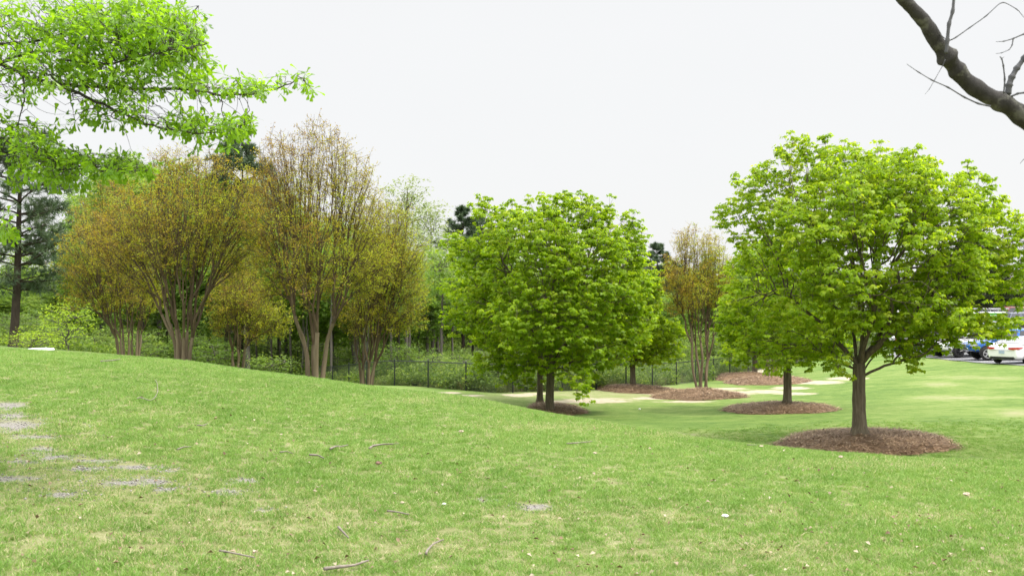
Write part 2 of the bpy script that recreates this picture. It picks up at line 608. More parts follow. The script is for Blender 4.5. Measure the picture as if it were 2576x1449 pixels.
def make_maple(loc, lobes, W, ncl, fork, rtrunk, rng, label, group, base_to_px=None, per=(7, 9), size=.085, spread=.36, lean=(0, 0), tmpl=LEAF_MAPLE, rt=.007, name='maple_tree'):
    T = lumpy(ncl, lobes, W, rng)
    p, q = np.array([0, 0, -.08]), np.array([lean[0], lean[1], fork])
    e = math.log(rtrunk * .85 / rt) / math.log(ncl)
    sk = Skel(T, rt, e, frac=.30, up=.10, wob=.05, rng=rng, keep=.4)
    tr = trunk_chain(p, q, rtrunk, rtrunk * .88, flare=1.6, bend=.012, rng=rng)
    # main limbs by bearing, each leaves the trunk at its own height
    ang = np.arctan2(T[:, 1], T[:, 0])
    rad = np.hypot(T[:, 0] - q[0], T[:, 1] - q[1])
    inner = (rad < .35 * W) & (T[:, 2] > fork + 1)
    k = ((ang + math.pi + rng.uniform(0, 1)) / (2 * math.pi) * 5).astype(int) % 5
    k[inner] = 5
    low = (T[:, 2] < fork + 1.0)
    for s in range(6):
        for lo in (False, True):
            idx = np.where((k == s) & (low == lo))[0]
            if not len(idx): continue
            c = T[idx].mean(0) - q
            d = nrm(np.array([c[0], c[1], max(c[2], .25 * np.linalg.norm(c)) + (0.0 if lo else .6 * np.linalg.norm(c[:2]))]))
            st = q + np.array([0, 0, rng.uniform(-.35, .0) if lo else rng.uniform(-.12, .08)])
            sk.rec(st, d, idx)
    cen = np.array([0, 0, T[:, 2].mean() - .8])
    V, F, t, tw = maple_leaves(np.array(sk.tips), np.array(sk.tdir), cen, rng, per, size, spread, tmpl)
    sk.chains += tw
    return finish_tree(name, loc, sk, (V, F, t, M['maple_leaf']), M['maple_bark'], trunk=tr, label=label, cat='maple tree', group=group)


def make_crape(loc, H, lobes, W, ncl, nst, fork, rst, rng, label, group, per=(5, 7), size=.044, red=.5, name='crape_myrtle', spread=.42, base=.16):
    """vase of several smooth stems that split again and again into steep thin branches"""
    T = lumpy(ncl, lobes, W, rng, sep=.2, shell=.25, rag=.22)
    ang = (np.arctan2(T[:, 1], T[:, 0]) + math.pi) / (2 * math.pi)
    k = ((ang + rng.random()) * nst).astype(int) % nst
    rt = .0068
    e = math.log(rst * .9 / rt) / math.log(max(4, ncl / nst))
    sk = Skel(T, rt, e, frac=.19, up=.20, wob=.03, rng=rng, keep=.5)
    trunks = []
    for s in range(nst):
        idx = np.where(k == s)[0]
        if not len(idx): continue
        c = T[idx].mean(0)
        a = math.atan2(c[1], c[0])
        b0 = np.array([math.cos(a) * base, math.sin(a) * base, -.1])
        fk = fork * rng.uniform(.75, 1.25)
        q = np.array([c[0] * .12 * fk + b0[0] * 1.0, c[1] * .12 * fk + b0[1] * 1.0, fk])
        trunks.append(trunk_chain(b0, q, rst, rst * .82, m=8, flare=1.35, bend=.035, rng=rng))
        h = len(idx) // 2
        o = idx[np.argsort(np.hypot(T[idx, 0], T[idx, 1]) / np.maximum(T[idx, 2], .5))]
        for part in (o[:h], o[h:]):
            if len(part):
                c2 = T[part].mean(0) - q
                sk.rec(q, nrm(np.array([c2[0] * .95, c2[1] * .95, c2[2]])), part)
    tips, tdir = np.array(sk.tips), np.array(sk.tdir)
    a, b = per
    tp, td = np.repeat(tips, a, 0), np.repeat(tdir, a, 0)
    back = rng.uniform(0, .75, (len(tp), 1))
    tp = tp - td * back * .5
    tw = tp + nrm(td * .45 + rand_unit(len(tp), rng) * [1.1, 1.1, .7] + np.array([0, 0, .22])) * (spread * rng.uniform(.35, 1.1, (len(tp), 1)))
    mid = (tp + tw) / 2 + rng.normal(0, .02, tp.shape)
    sk.chains += [(np.stack([p, m_, q]), np.array([.0042, .0035, .002])) for p, m_, q in zip(tp, mid, tw)]
    hfrac = np.clip((tips[:, 2] - tips[:, 2].min()) / np.ptp(tips[:, 2]), 0, 1)
    side = tips[:, 0] / max(1e-3, np.abs(tips[:, 0]).max())
    g = .74 - red * hfrac ** 2.2 + .25 * side + rng.normal(0, .22, len(tips))
    m = len(tw) * b
    s = rng.random((m, 1)) ** .7
    pos = np.repeat(tp, b, 0) * (1 - s) + np.repeat(tw, b, 0) * s + rng.normal(0, .035, (m, 3))
    dens = np.repeat(rng.random(len(tp)) ** .8, b)
    keep = rng.random(m) < (.25 + 1.0 * dens) * np.repeat(1 - .45 * hfrac ** 3, a * b)
    along = nrm(np.repeat(nrm(tw - tp), b, 0) * .5 + rand_unit(m, rng) * .9 + np.array([0, 0, -.1]))
    up = nrm(np.array([0, 0, 1.0]) + rand_unit(m, rng) * .6)
    tint = np.clip(np.repeat(g, a * b) + rng.normal(0, .13, m), 0, 1)
    V, F, t = leaves(pos[keep], along[keep], up[keep], size * rng.uniform(.6, 1.25, m)[keep], LEAF_KITE, tint[keep])
    return finish_tree(name, loc, sk, (V, F, t, M['crape_leaf']), M['crape_bark'], M['crape_twig'], rsplit=.045, trunk=trunks, label=label, cat='crape myrtle', group=group)


def make_wood_tree(loc, H, R, base, ncl, rng, mat, label=None, group=None, name='broadleaf_tree', per=(6, 8), size=.16, airy=.0, rtr=.16, spread=.6, cat='tree', zsq=1.0):
    lobes = [(0, base + (H - base) * .5, R * .8, (H - base) * .42)]
    for i in range(6):
        a = rng.uniform(0, 2 * math.pi)
        z = base + (H - base) * rng.uniform(.2, .85)
        w = R * (1 - abs((z - base) / (H - base) - .45)) * .75
        lobes.append((math.cos(a) * w * .7, z, R * .45, (H - base) * .2, math.sin(a) * w * .7, R * .45))
    lobes.append((rng.normal(0, .2 * R), H - (H - base) * .16, R * .35, (H - base) * .16, 0, R * .35))
    T = lumpy(ncl, lobes, R * .8, rng, sep=.5, shell=.35)
    rt = .012
    e = math.log(rtr / rt) / math.log(ncl)
    sk = Skel(T, rt, e, frac=.3, up=.14, wob=.05, rng=rng, keep=.45)
    q = np.array([rng.normal(0, .1), rng.normal(0, .1), base * .8])
    tr = trunk_chain(np.array([0, 0, -.4]), q, rtr * 1.1, rtr, flare=1.2, bend=.02, rng=rng)
    # central leader
    z = np.linspace(base * .8, H * .93, 12)
    lead = np.stack([q[0] + np.cumsum(rng.normal(0, .05, 12)), q[1] + np.cumsum(rng.normal(0, .05, 12)), z], -1)
    sk.chains.append((lead, np.linspace(rtr, .02, 12)))
    near = np.argmin(np.abs((T[:, 2] - .35 * np.hypot(T[:, 0], T[:, 1]))[:, None] - z[None, :10]), 1)
    for j in range(10):
        for h in range(2):
            idx = np.where((near == j) & ((T[:, 0] > lead[j, 0]) == bool(h)))[0]
            if len(idx):
                c = nrm(T[idx].mean(0) - lead[j])
                sk.rec(lead[j], nrm(c + [0, 0, .2]), idx)
    cen = np.array([0, 0, T[:, 2].mean() - .5])
    V, F, t, tw = maple_leaves(np.array(sk.tips), np.array(sk.tdir), cen, rng, per, size, spread, LEAF_SPRAY, sag=.35, rad=.28)
    return finish_tree(name, loc, sk, (V, F, t, mat), M['wood_bark'], trunk=tr, label=label, cat=cat, group=group)


def make_pine(loc, H, base, R, rng, label=None, group=None, nwh=20, name='pine_tree', rtr=.2, ntuft=9, nl=.24, mat='pine_leaf', top=.2, lean=0.0, nw=1.0):
    ch = []
    tr = trunk_chain(np.array([0, 0, -.3]), np.array([lean, 0, H]), rtr, .03, m=16, flare=1.25, bend=.008, rng=rng)
    tp, td = [], []
    for i in range(nwh):
        f = (i + rng.random() * .7) / nwh
        z = base + (H - base) * f
        prof = R * (.45 + .55 * min(1, f / .35)) * (1 - f ** 2.2) ** .6 * rng.uniform(.6, 1.15) + .25
        for k in range(rng.integers(3, 6)):
            a = rng.uniform(0, 2 * math.pi)
            L = max(.35, prof * rng.uniform(.55, 1.15))
            o = np.array([lean * z / H, 0, z])
            d0 = np.array([math.cos(a), math.sin(a), rng.uniform(.0, .5)])
            d1 = np.array([math.cos(a), math.sin(a), rng.uniform(.1, .6)])
            q = o + np.array([math.cos(a) * L, math.sin(a) * L, L * rng.uniform(.05, .4)])
            pts = herm_curve(o, nrm(d0), q, nrm(d1), 7)
            r = .014 + .014 * L
            ch.append((pts, np.linspace(r, .006, 7)))
            for j in range(int(ntuft * (.5 + .5 * L / R)) + 2):
                s = rng.uniform(.35, 1.0)
                p = pts[int(s * 6)]
                e = p + nrm(nrm(d1) * .5 + rng.normal(0, .6, 3) + [0, 0, .2]) * rng.uniform(.1, .28) * L
                ch.append((np.stack([p, (p + e) / 2 + [0, 0, -.01], e]), np.array([.008, .006, .004])))
                tp.append(e)
                td.append(nrm(e - p + [0, 0, .1]))
    tp, td = np.array(tp), np.array(td)
    nn = 26
    m = len(tp) * nn
    r = rand_unit(m, rng)
    dd = np.repeat(td, nn, 0)
    along = nrm(dd * .65 + r)
    pos = np.repeat(tp, nn, 0) - dd * rng.uniform(0, .3, (m, 1)) * nl * 1.6
    tint = np.clip(np.repeat(rng.random(len(tp)), nn) * .6 + rng.random(m) * .4, 0, 1)
    tmpl = (np.array([(-.035, 0, 0), (.035, 0, 0), (.0, 1.0, 0)]) * [nw, 1, 1], [(0, 1, 2)])
    V, F, t = leaves(pos, along, rand_unit(m, rng), nl * rng.uniform(.7, 1.2, m), tmpl, tint)
    sk = Skel(tp, .01, .5)
    sk.chains = ch
    return finish_tree(name, loc, sk, (V, F, t, M[mat]), M['pine_bark'], trunk=tr, rsplit=.05, label=label, cat='pine tree', group=group)
# ------------------------------------------------------------------ world, sun, camera
def build_world():
    w = bpy.data.worlds.new('World')
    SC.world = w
    w.use_nodes = True
    nt = w.node_tree
    nt.nodes.clear()
    out = nt.nodes.new('ShaderNodeOutputWorld')
    sky = N(nt, 'ShaderNodeTexSky', sky_type='NISHITA', sun_disc=False)
    sky.sun_elevation = math.radians(SUN_EL)
    sky.sun_rotation = math.radians(SUN_AZ)
    sky.dust_density = 3.0
    g = N(nt, 'ShaderNodeTexCoord').outputs['Generated']
    sp = N(nt, 'ShaderNodeSeparateXYZ')
    nt.links.new(g, sp.inputs[0])
    # an even cloud cover, brighter overhead as overcast skies are
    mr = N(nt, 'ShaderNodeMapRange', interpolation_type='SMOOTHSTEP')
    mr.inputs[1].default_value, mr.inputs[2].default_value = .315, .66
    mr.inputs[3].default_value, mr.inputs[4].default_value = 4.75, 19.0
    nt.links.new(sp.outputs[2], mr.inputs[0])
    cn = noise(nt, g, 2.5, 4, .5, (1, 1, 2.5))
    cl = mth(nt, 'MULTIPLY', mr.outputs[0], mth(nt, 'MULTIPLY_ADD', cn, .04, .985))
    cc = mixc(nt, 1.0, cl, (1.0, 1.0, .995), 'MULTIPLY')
    col = mixc(nt, .93, sky.outputs[0], cc)
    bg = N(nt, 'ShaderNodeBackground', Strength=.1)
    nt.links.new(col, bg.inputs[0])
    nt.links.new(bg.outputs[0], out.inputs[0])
    ld = bpy.data.lights.new('sun', 'SUN')
    ld.energy = SUN_E
    ld.angle = math.radians(SUN_ANG)
    ld.color = (1, .95, .86)
    so = bpy.data.objects.new('sun', ld)
    COL.objects.link(so)
    el, az = math.radians(SUN_EL), math.radians(SUN_AZ)
    d = np.array([math.sin(az) * math.cos(el), math.cos(az) * math.cos(el), math.sin(el)])   # towards the sun
    from mathutils import Vector
    so.rotation_euler = Vector((-d).tolist()).to_track_quat('-Z', 'Y').to_euler()
    so.location = (0, 0, 40)
    cd = bpy.data.cameras.new('camera')
    cd.lens, cd.sensor_width = 35, 36
    cd.clip_end, cd.clip_start = 2000, .05
    cd.dof.use_dof = True
    cd.dof.focus_distance = 27
    cd.dof.aperture_fstop = 5.6
    co = bpy.data.objects.new('camera', cd)
    COL.objects.link(co)
    co.location = (0, 0, EYE)
    co.rotation_euler = (math.pi / 2 + PA, 0, 0)
    SC.camera = co
    SC.view_settings.view_transform = 'Standard'
    SC.view_settings.look = 'None'
    SC.view_settings.exposure = EXPO
    SC.view_settings.gamma = 1
    SC.cycles.max_bounces = 12
    SC.cycles.diffuse_bounces = 9
    SC.cycles.transmission_bounces = 9
    SC.cycles.transparent_max_bounces = 8
    SC.cycles.use_denoising = True
    SC.cycles.sample_clamp_indirect = 8


SUN_EL, SUN_AZ, SUN_E, SUN_ANG, EXPO = 58.0, 112.0, 2.2, 9.0, 1.0

# ------------------------------------------------------------------ ground marks (seen in the photograph, fixed to the ground)
GRAVEL = [(35, 1072, 110, 17), (15, 1022, 55, 13), (30, 1047, 60, 8), (135, 1150, 50, 8), (100, 1132, 45, 7), (30, 1205, 70, 9), (360, 1176, 85, 5), (425, 1184, 32, 4), (60, 1162, 55, 6),
          (300, 1215, 70, 9), (380, 1211, 50, 7), (250, 1160, 70, 5), (570, 1238, 38, 7), (612, 1209, 42, 7), (1215, 1258, 25, 5), (1345, 1276, 42, 8), (150, 1245, 50, 8), (215, 1180, 60, 6), (420, 1232, 30, 6), (660, 1283, 30, 4), (95, 1100, 70, 6)]
SAND = [(1185, 995, 42, 3), (1305, 994, 46, 5), (1345, 990, 40, 3), (1555, 956, 62, 7), (1640, 962, 40, 3), (1500, 1008, 105, 8), (1420, 1010, 60, 5), (1640, 1002, 70, 4), (1730, 1010, 80, 3), (1690, 990, 90, 5), (1850, 988, 75, 6), (1930, 985, 60, 6), (1990, 976, 55, 5), (2060, 962, 70, 6), (2130, 952, 60, 5), (2000, 990, 60, 4),
        (1820, 934, 110, 7), (1760, 944, 60, 6), (1900, 930, 60, 8), (1830, 978, 60, 4), (1130, 988, 40, 3), (1340, 960, 120, 4)]
DRY = [(1480, 985, 330, 30), (2360, 967, 55, 7), (2480, 950, 120, 6), (2390, 1000, 120, 7), (2420, 905, 60, 4), (2560, 1040, 60, 12), (600, 1330, 420, 75), (1380, 1300, 160, 22), (760, 1280, 200, 30), (1900, 1390, 260, 30), (1040, 1010, 60, 8), (400, 1035, 120, 8), (1700, 1095, 140, 9), (1400, 1075, 200, 10), (2200, 1170, 200, 12), (120, 1105, 160, 18), (1680, 1300, 240, 16), (1080, 1370, 200, 30), (200, 1230, 330, 60), (60, 1090, 150, 40), (120, 1200, 260, 60), (1900, 1290, 120, 12), (2330, 1300, 180, 14)]


def mark(x, y, z, blobs, near):
    u, v = UV(x, y, z)
    cdist = crest_d(x, y)
    ok = (y > 4.9) & ((y < cdist + 1.5) if near else (y > cdist + 4))
    m = np.zeros_like(u)
    for bu, bv, ru, rv in blobs:
        q = np.sqrt(((u - bu) / (ru * 1.35)) ** 2 + ((v - bv) / (rv * 1.45)) ** 2)
        m = np.maximum(m, np.clip(1.2 - q, 0, 1))
    return np.where(ok, m, 0)


def grass_stops():
    return [(0, (.060, .150, .016)), (.4, (.105, .215, .024)), (.7, (.155, .265, .036)), (1, (.215, .285, .07))]


def grass_color(nt, pos):
    a = noise(nt, pos, .55, 4, .6, None, .5)
    b = noise(nt, pos, 3.2, 4, .65, (1, .6, 1))
    c = noise(nt, pos, .12, 2, .5)
    s = mth(nt, 'ADD', mth(nt, 'MULTIPLY_ADD', a, .42, .07), mth(nt, 'MULTIPLY_ADD', b, .42, .04))
    s = mth(nt, 'ADD', s, mth(nt, 'MULTIPLY_ADD', c, .6, -.36))
    return s, b


def build_ground():
    t = np.sort(np.concatenate([np.linspace(-.66, .66, 460), -.66 - np.geomspace(.01, 2.6, 22), .66 + np.geomspace(.01, 2.6, 22)]))
    y = np.concatenate([np.linspace(5, 30, 330, endpoint=False), np.geomspace(30, 112, 200, endpoint=False), np.geomspace(112, 900, 20)])
    T, Y = np.meshgrid(t, y)
    X = T * Y
    X2, Y2 = np.meshgrid(t * 5, np.linspace(-25, 4.9, 16))
    X, Y = np.vstack([X2, X]), np.vstack([Y2, Y])
    Z = gz(X, Y)
    r, c = X.shape
    i = np.arange(r * c).reshape(r, c)
    F = np.stack([i[:-1, :-1], i[:-1, 1:], i[1:, 1:], i[1:, :-1]], -1).reshape(-1, 4)
    me = mesh_np('ground', np.stack([X, Y, Z], -1).reshape(-1, 3), [F], None, smooth=True)
    x, y, z = X.ravel(), Y.ravel(), Z.ravel()
    for nm, bl, nr_ in (('gravel', GRAVEL, True), ('sand', [(p, q, r * .9, s * .8) for p, q, r, s in SAND], False)):
        me.attributes.new(nm, 'FLOAT', 'POINT').data.foreach_set('value', mark(x, y, z, bl, nr_).astype(np.float32))
    dr = np.maximum(mark(x, y, z, DRY, True), mark(x, y, z, DRY, False))
    me.attributes.new('dry', 'FLOAT', 'POINT').data.foreach_set('value', dr.astype(np.float32))
    fl = ((y > 50) & (x < fence_x(y) + .2)).astype(np.float32)
    me.attributes.new('litter', 'FLOAT', 'POINT').data.foreach_set('value', woods_mask(x, y).astype(np.float32))
    fr = np.clip((y - 16) / 10, 0, 1)
    me.attributes.new('far', 'FLOAT', 'POINT').data.foreach_set('value', (fr * fr * (3 - 2 * fr)).astype(np.float32))
    m, nt, out = newmat('ground')
    pos = N(nt, 'ShaderNodeNewGeometry').outputs['Position']
    s, b = grass_color(nt, pos)
    fine = noise(nt, pos, 34, 5, .8)
    s = mth(nt, 'ADD', s, mth(nt, 'MULTIPLY_ADD', fine, .9, -.45))
    s = mth(nt, 'ADD', s, mth(nt, 'MULTIPLY_ADD', noise(nt, pos, 5, 5, .75, (.35, 1, 1)), 1.0, -.5))
    s = mth(nt, 'ADD', s, mth(nt, 'MULTIPLY_ADD', noise(nt, pos, .9, 4, .65, (.4, 1, 1)), .7, -.35))
    dry = attr(nt, 'dry')
    s2 = mth(nt, 'ADD', s, mth(nt, 'MULTIPLY', dry, .28))
    grass = ramp(nt, s2, [(.15, (.048, .100, .018)), (.45, (.106, .168, .034)), (.68, (.155, .206, .056)), (.95, (.24, .24, .125))])
    straw = ramp(nt, mth(nt, 'ADD', mth(nt, 'MULTIPLY', dry, mth(nt, 'MULTIPLY_ADD', noise(nt, pos, 1.6, 5, .7, (1, .5, 1)), 1.6, -.25)), mth(nt, 'MULTIPLY_ADD', fine, .5, -.25)), [(.28, (0, 0, 0)), (.8, (1, 1, 1))])
    grass = mixc(nt, mth(nt, 'MULTIPLY', straw, .5), grass, (.27, .245, .15))
    thatch = ramp(nt, mth(nt, 'MULTIPLY_ADD', fine, .6, mth(nt, 'MULTIPLY', b, .4)), [(.3, (.085, .105, .032)), (.5, (.18, .19, .078)), (.7, (.33, .305, .185))])
    grass = mixc(nt, attr(nt, 'far'), thatch, grass)
    # soil and stone
    gn = noise(nt, pos, 90, 3, .7)
    grav = ramp(nt, gn, [(.3, (.085, .075, .062)), (.5, (.20, .188, .17)), (.7, (.33, .315, .30))])
    gf = mth(nt, 'ADD', attr(nt, 'gravel'), mth(nt, 'MULTIPLY_ADD', noise(nt, pos, 5, 7, .8, (.6, 1, 1)), 2.4, -1.25))
    gf = ramp(nt, gf, [(.28, (0, 0, 0)), (.6, (.55, .55, .55)), (.95, (1, 1, 1))])
    c1 = mixc(nt, gf, grass, grav)
    sn = noise(nt, pos, 5, 5, .7)
    sand = ramp(nt, sn, [(.25, (.27, .225, .16)), (.7, (.42, .37, .28))])
    sf = mth(nt, 'ADD', attr(nt, 'sand'), mth(nt, 'MULTIPLY_ADD', noise(nt, pos, 1.6, 8, .8, (.7, 1, 1)), 2.0, -1.05))
    sf = ramp(nt, sf, [(.36, (0, 0, 0)), (.6, (1, 1, 1))])
    c2 = mixc(nt, sf, c1, sand)
    lt = ramp(nt, noise(nt, pos, 1.5, 6, .75), [(.35, (.035, .055, .012)), (.5, (.055, .085, .02)), (.65, (.12, .095, .055))])
    c3 = mixc(nt, attr(nt, 'litter'), c2, lt)
    p = N(nt, 'ShaderNodeBsdfPrincipled', Roughness=.9)
    p.inputs['Specular IOR Level'].default_value = .15
    nt.links.new(c3, p.inputs['Base Color'])
    bp = N(nt, 'ShaderNodeBump', Strength=.6, Distance=.03)
    nt.links.new(mth(nt, 'ADD', fine, mth(nt, 'MULTIPLY', gn, .5)), bp.inputs['Height'])
    nt.links.new(bp.outputs[0], p.inputs['Normal'])
    nt.links.new(p.outputs[0], out.inputs[0])
    me.materials.append(m)
    tag(link('ground', me), 'gently rolling lawn with bare sandy patches', kind='structure')


FENCE_PX = [(560, 66), (800, 58), (936, 50), (1117, 45.4), (1237, 43), (1392, 44.6), (1526, 48), (1700, 54), (1850, 62), (2090, 74), (2320, 86)]
FENCE = np.array([((u - CX) / FL * d, d) for u, d in FENCE_PX])


def fence_x(y):
    return np.interp(y, [43, 44.6, 48, 54, 62, 74, 86, 120], [FENCE[4, 0], FENCE[5, 0], FENCE[6, 0], FENCE[7, 0], FENCE[8, 0], FENCE[9, 0], FENCE[10, 0], 44.0])


def woods_mask(x, y):
    """1 inside the wood and the rough strip beyond the fence"""
    yf = np.interp(x, np.concatenate([[-70, -30, -22], FENCE[:, 0], [70]]), np.concatenate([[46, 46, 50], FENCE[:, 1], [125]]))
    return np.clip((y - yf + .3) / .8, 0, 1) * (y > 30)


BEDS = []   # (x, y, rx, ry, rot)


def in_beds(x, y, grow=1.0):
    m = np.zeros(np.shape(x), bool)
    for bx, by, rx, ry, rot in BEDS:
        c, s = math.cos(rot), math.sin(rot)
        a, b = (x - bx) * c + (y - by) * s, -(x - bx) * s + (y - by) * c
        m |= (a / (rx * grow)) ** 2 + (b / (ry * grow)) ** 2 < 1
    return m


def instancer(name, pts, rot, scl, protos, label, kind='stuff', pick=None):
    me = bpy.data.meshes.new(name)
    me.vertices.add(len(pts))
    me.vertices.foreach_set('co', np.ascontiguousarray(pts, dtype=np.float32).ravel())
    me.attributes.new('rot', 'FLOAT_VECTOR', 'POINT').data.foreach_set('vector', np.ascontiguousarray(rot, dtype=np.float32).ravel())
    me.attributes.new('scl', 'FLOAT', 'POINT').data.foreach_set('value', np.ascontiguousarray(scl, dtype=np.float32))
    pk = RNG.integers(0, len(protos), len(pts)) if pick is None else pick
    me.attributes.new('pick', 'INT', 'POINT').data.foreach_set('value', np.ascontiguousarray(pk, dtype=np.int32))
    o = link(name, me)
    tag(o, label, kind=kind)
    col = bpy.data.collections.new(name + '_shapes')
    for k, p in enumerate(protos):
        q = bpy.data.objects.new('%s_shape_%02d' % (name, k), p)
        col.objects.link(q)
    ng = bpy.data.node_groups.new(name, 'GeometryNodeTree')
    ng.interface.new_socket('Geometry', in_out='INPUT', socket_type='NodeSocketGeometry')
    ng.interface.new_socket('Geometry', in_out='OUTPUT', socket_type='NodeSocketGeometry')
    gi, go = ng.nodes.new('NodeGroupInput'), ng.nodes.new('NodeGroupOutput')
    ci = ng.nodes.new('GeometryNodeCollectionInfo')
    ci.inputs['Collection'].default_value = col
    ci.inputs['Separate Children'].default_value = True
    ci.inputs['Reset Children'].default_value = True
    ip = ng.nodes.new('GeometryNodeInstanceOnPoints')
    ip.inputs['Pick Instance'].default_value = True

    def na(nm, dt):
        n = ng.nodes.new('GeometryNodeInputNamedAttribute')
        n.data_type = dt
        n.inputs['Name'].default_value = nm
        return [s for s in n.outputs if s.enabled and s.name == 'Attribute'][0]
    er = ng.nodes.new('FunctionNodeEulerToRotation')
    ng.links.new(na('rot', 'FLOAT_VECTOR'), er.inputs[0])
    ng.links.new(gi.outputs[0], ip.inputs['Points'])
    ng.links.new(ci.outputs[0], ip.inputs['Instance'])
    ng.links.new(na('pick', 'INT'), ip.inputs['Instance Index'])
    ng.links.new(er.outputs[0], ip.inputs['Rotation'])
    ng.links.new(na('scl', 'FLOAT'), ip.inputs['Scale'])
    ng.links.new(ip.outputs[0], go.inputs[0])
    md = o.modifiers.new('scatter', 'NODES')
    md.node_group = ng
    return o


def blade_mat():
    m, nt, out = newmat('grass_blade')
    pos = N(nt, 'ShaderNodeNewGeometry').outputs['Position']
    s, b = grass_color(nt, pos)
    ti = attr(nt, 'tint')
    oi = N(nt, 'ShaderNodeObjectInfo').outputs['Random']
    f = mth(nt, 'ADD', mth(nt, 'MULTIPLY', s, .75), mth(nt, 'MULTIPLY_ADD', oi, .35, -.12))
    f = mth(nt, 'ADD', f, mth(nt, 'MULTIPLY_ADD', ti, .45, -.22))
    c = ramp(nt, f, [(.12, (.098, .205, .030)), (.42, (.188, .325, .068)), (.68, (.268, .395, .108)), (.9, (.36, .42, .18))])
    wn = N(nt, 'ShaderNodeAttribute', attribute_type='INSTANCER', attribute_name='worn').outputs['Fac']
    st = ramp(nt, mth(nt, 'ADD', mth(nt, 'MULTIPLY_ADD', wn, .22, ti), mth(nt, 'MULTIPLY_ADD', b, .55, -.28)), [(.86, (0, 0, 0)), (.97, (1, 1, 1))])
    c = mixc(nt, st, c, (.52, .46, .30))
    p = N(nt, 'ShaderNodeBsdfPrincipled', Roughness=.55)
    p.inputs['Specular IOR Level'].default_value = .25
    nt.links.new(c, p.inputs['Base Color'])
    t = N(nt, 'ShaderNodeBsdfTranslucent')
    nt.links.new(mixc(nt, 1.0, c, (1.2, 1.2, .7), 'MULTIPLY'), t.inputs['Color'])
    mx = N(nt, 'ShaderNodeMixShader', Fac=.35)
    nt.links.new(p.outputs[0], mx.inputs[1])
    nt.links.new(t.outputs[0], mx.inputs[2])
    nt.links.new(mx.outputs[0], out.inputs[0])
    return m


def tuft(n, rad, h, w, rng, mat, lean=.55):
    a = rng.uniform(0, 2 * math.pi, n)
    r = rad * np.sqrt(rng.random(n))
    p = np.stack([r * np.cos(a), r * np.sin(a), np.full(n, -.006)], -1)
    d = rng.normal(0, lean, (n, 2))
    hh = h * rng.uniform(.45, 1.15, n)
    tip = p + np.concatenate([d * hh[:, None], hh[:, None]], 1)
    mid = p + np.concatenate([d * hh[:, None] * .35, hh[:, None] * .6], 1)
    b = rng.uniform(0, math.pi, n)
    s = np.stack([np.cos(b), np.sin(b), np.zeros(n)], -1) * (w * rng.uniform(.6, 1.2, n))[:, None] / 2
    V = np.stack([p - s, p + s, mid - s * .8, mid + s * .8, tip], 1).reshape(-1, 3)
    o = np.arange(n)[:, None] * 5
    return mesh_np('tuft', V, [o + np.array([[0, 1, 3, 2]]), o + np.array([[2, 3, 4]])], mat, np.repeat(rng.random(n), 5))


def build_grass():
    rng = np.random.default_rng(21)
    bm = blade_mat()
    protos = [tuft(60, .088, .035, .0045, rng, bm, .7) for _ in range(6)] + [tuft(30, .06, .052, .005, rng, bm, .45) for _ in range(2)]
    edges = np.concatenate([np.arange(5.0, 30, 1.0), np.arange(30, 37, 3.0)])
    P, S, K = [], [], []
    for d0, d1 in zip(edges[:-1], edges[1:]):
        rho = np.interp(d0, [5, 8, 12, 18, 22, 26, 29.5], [280, 250, 200, 150, 115, 55, 0]) * GRASS_Q
        w = .60 * (d0 + d1)
        n = int(rho * w * (d1 - d0))
        y = rng.uniform(d0, d1, n)
        x = rng.uniform(-.60, .60, n) * y
        P.append(np.stack([x, y], -1))
        S.append(np.full(n, np.interp(d0, [5, 12, 26, 62], [.9, 1.0, 1.15, 1.5])))
    P, S = np.concatenate(P), np.concatenate(S)
    x, y = P.T
    z = gz(x, y)
    cd = crest_d(x, y)
    hidden = (y > cd + 2.0) & (x < -1.5) & (y < 40)
    g = np.maximum(mark(x, y, z, GRAVEL, True), mark(x, y, z, SAND, False))
    d = np.maximum(mark(x, y, z, DRY, True), mark(x, y, z, DRY, False))
    n2 = np.sin(2.1 * x + 1.7 * np.sin(1.3 * y)) * np.sin(1.9 * y + 1.1 * np.sin(1.6 * x)) * .25 + rng.normal(0, .18, len(x))
    keep = (g + n2 * 1.6 < .60) & (rng.random(len(x)) > d * .10) & ~in_beds(x, y, 1.0) & (woods_mask(x, y) < .5) & (x < lot_edge(y) - .25) & ~hidden
    x, y, z, S, d = x[keep], y[keep], z[keep], S[keep], d[keep]
    S = S * (1 - .12 * d)
    n = len(x)
    ln = np.sin(.9 * x + .6 * y) * np.sin(1.1 * y - .4 * x)
    S = S * (rng.uniform(.7, 1.2, n) + .12 * ln)
    rot = np.stack([rng.normal(0, .12, n), rng.normal(0, .12, n), rng.uniform(0, 6.283, n)], -1)
    pick = np.where(rng.random(n) < .9, rng.integers(0, 6, n), rng.integers(6, 8, n))
    instancer('grass', np.stack([x, y, z], -1), rot, S, protos, 'short spring grass of the lawn with straw coloured blades', pick=pick)
    GR = bpy.data.objects['grass'].data
    GR.attributes.new('worn', 'FLOAT', 'POINT').data.foreach_set('value', d.astype(np.float32))


def lot_edge(y):
    return np.interp(y, [0, 30, 45, 54, 60, 66, 72, 76, 90, 130], [60, 40, 30, 26.9, 26.9, 26.6, 26.7, 29, 34, 44])


GRASS_Q = 1.0


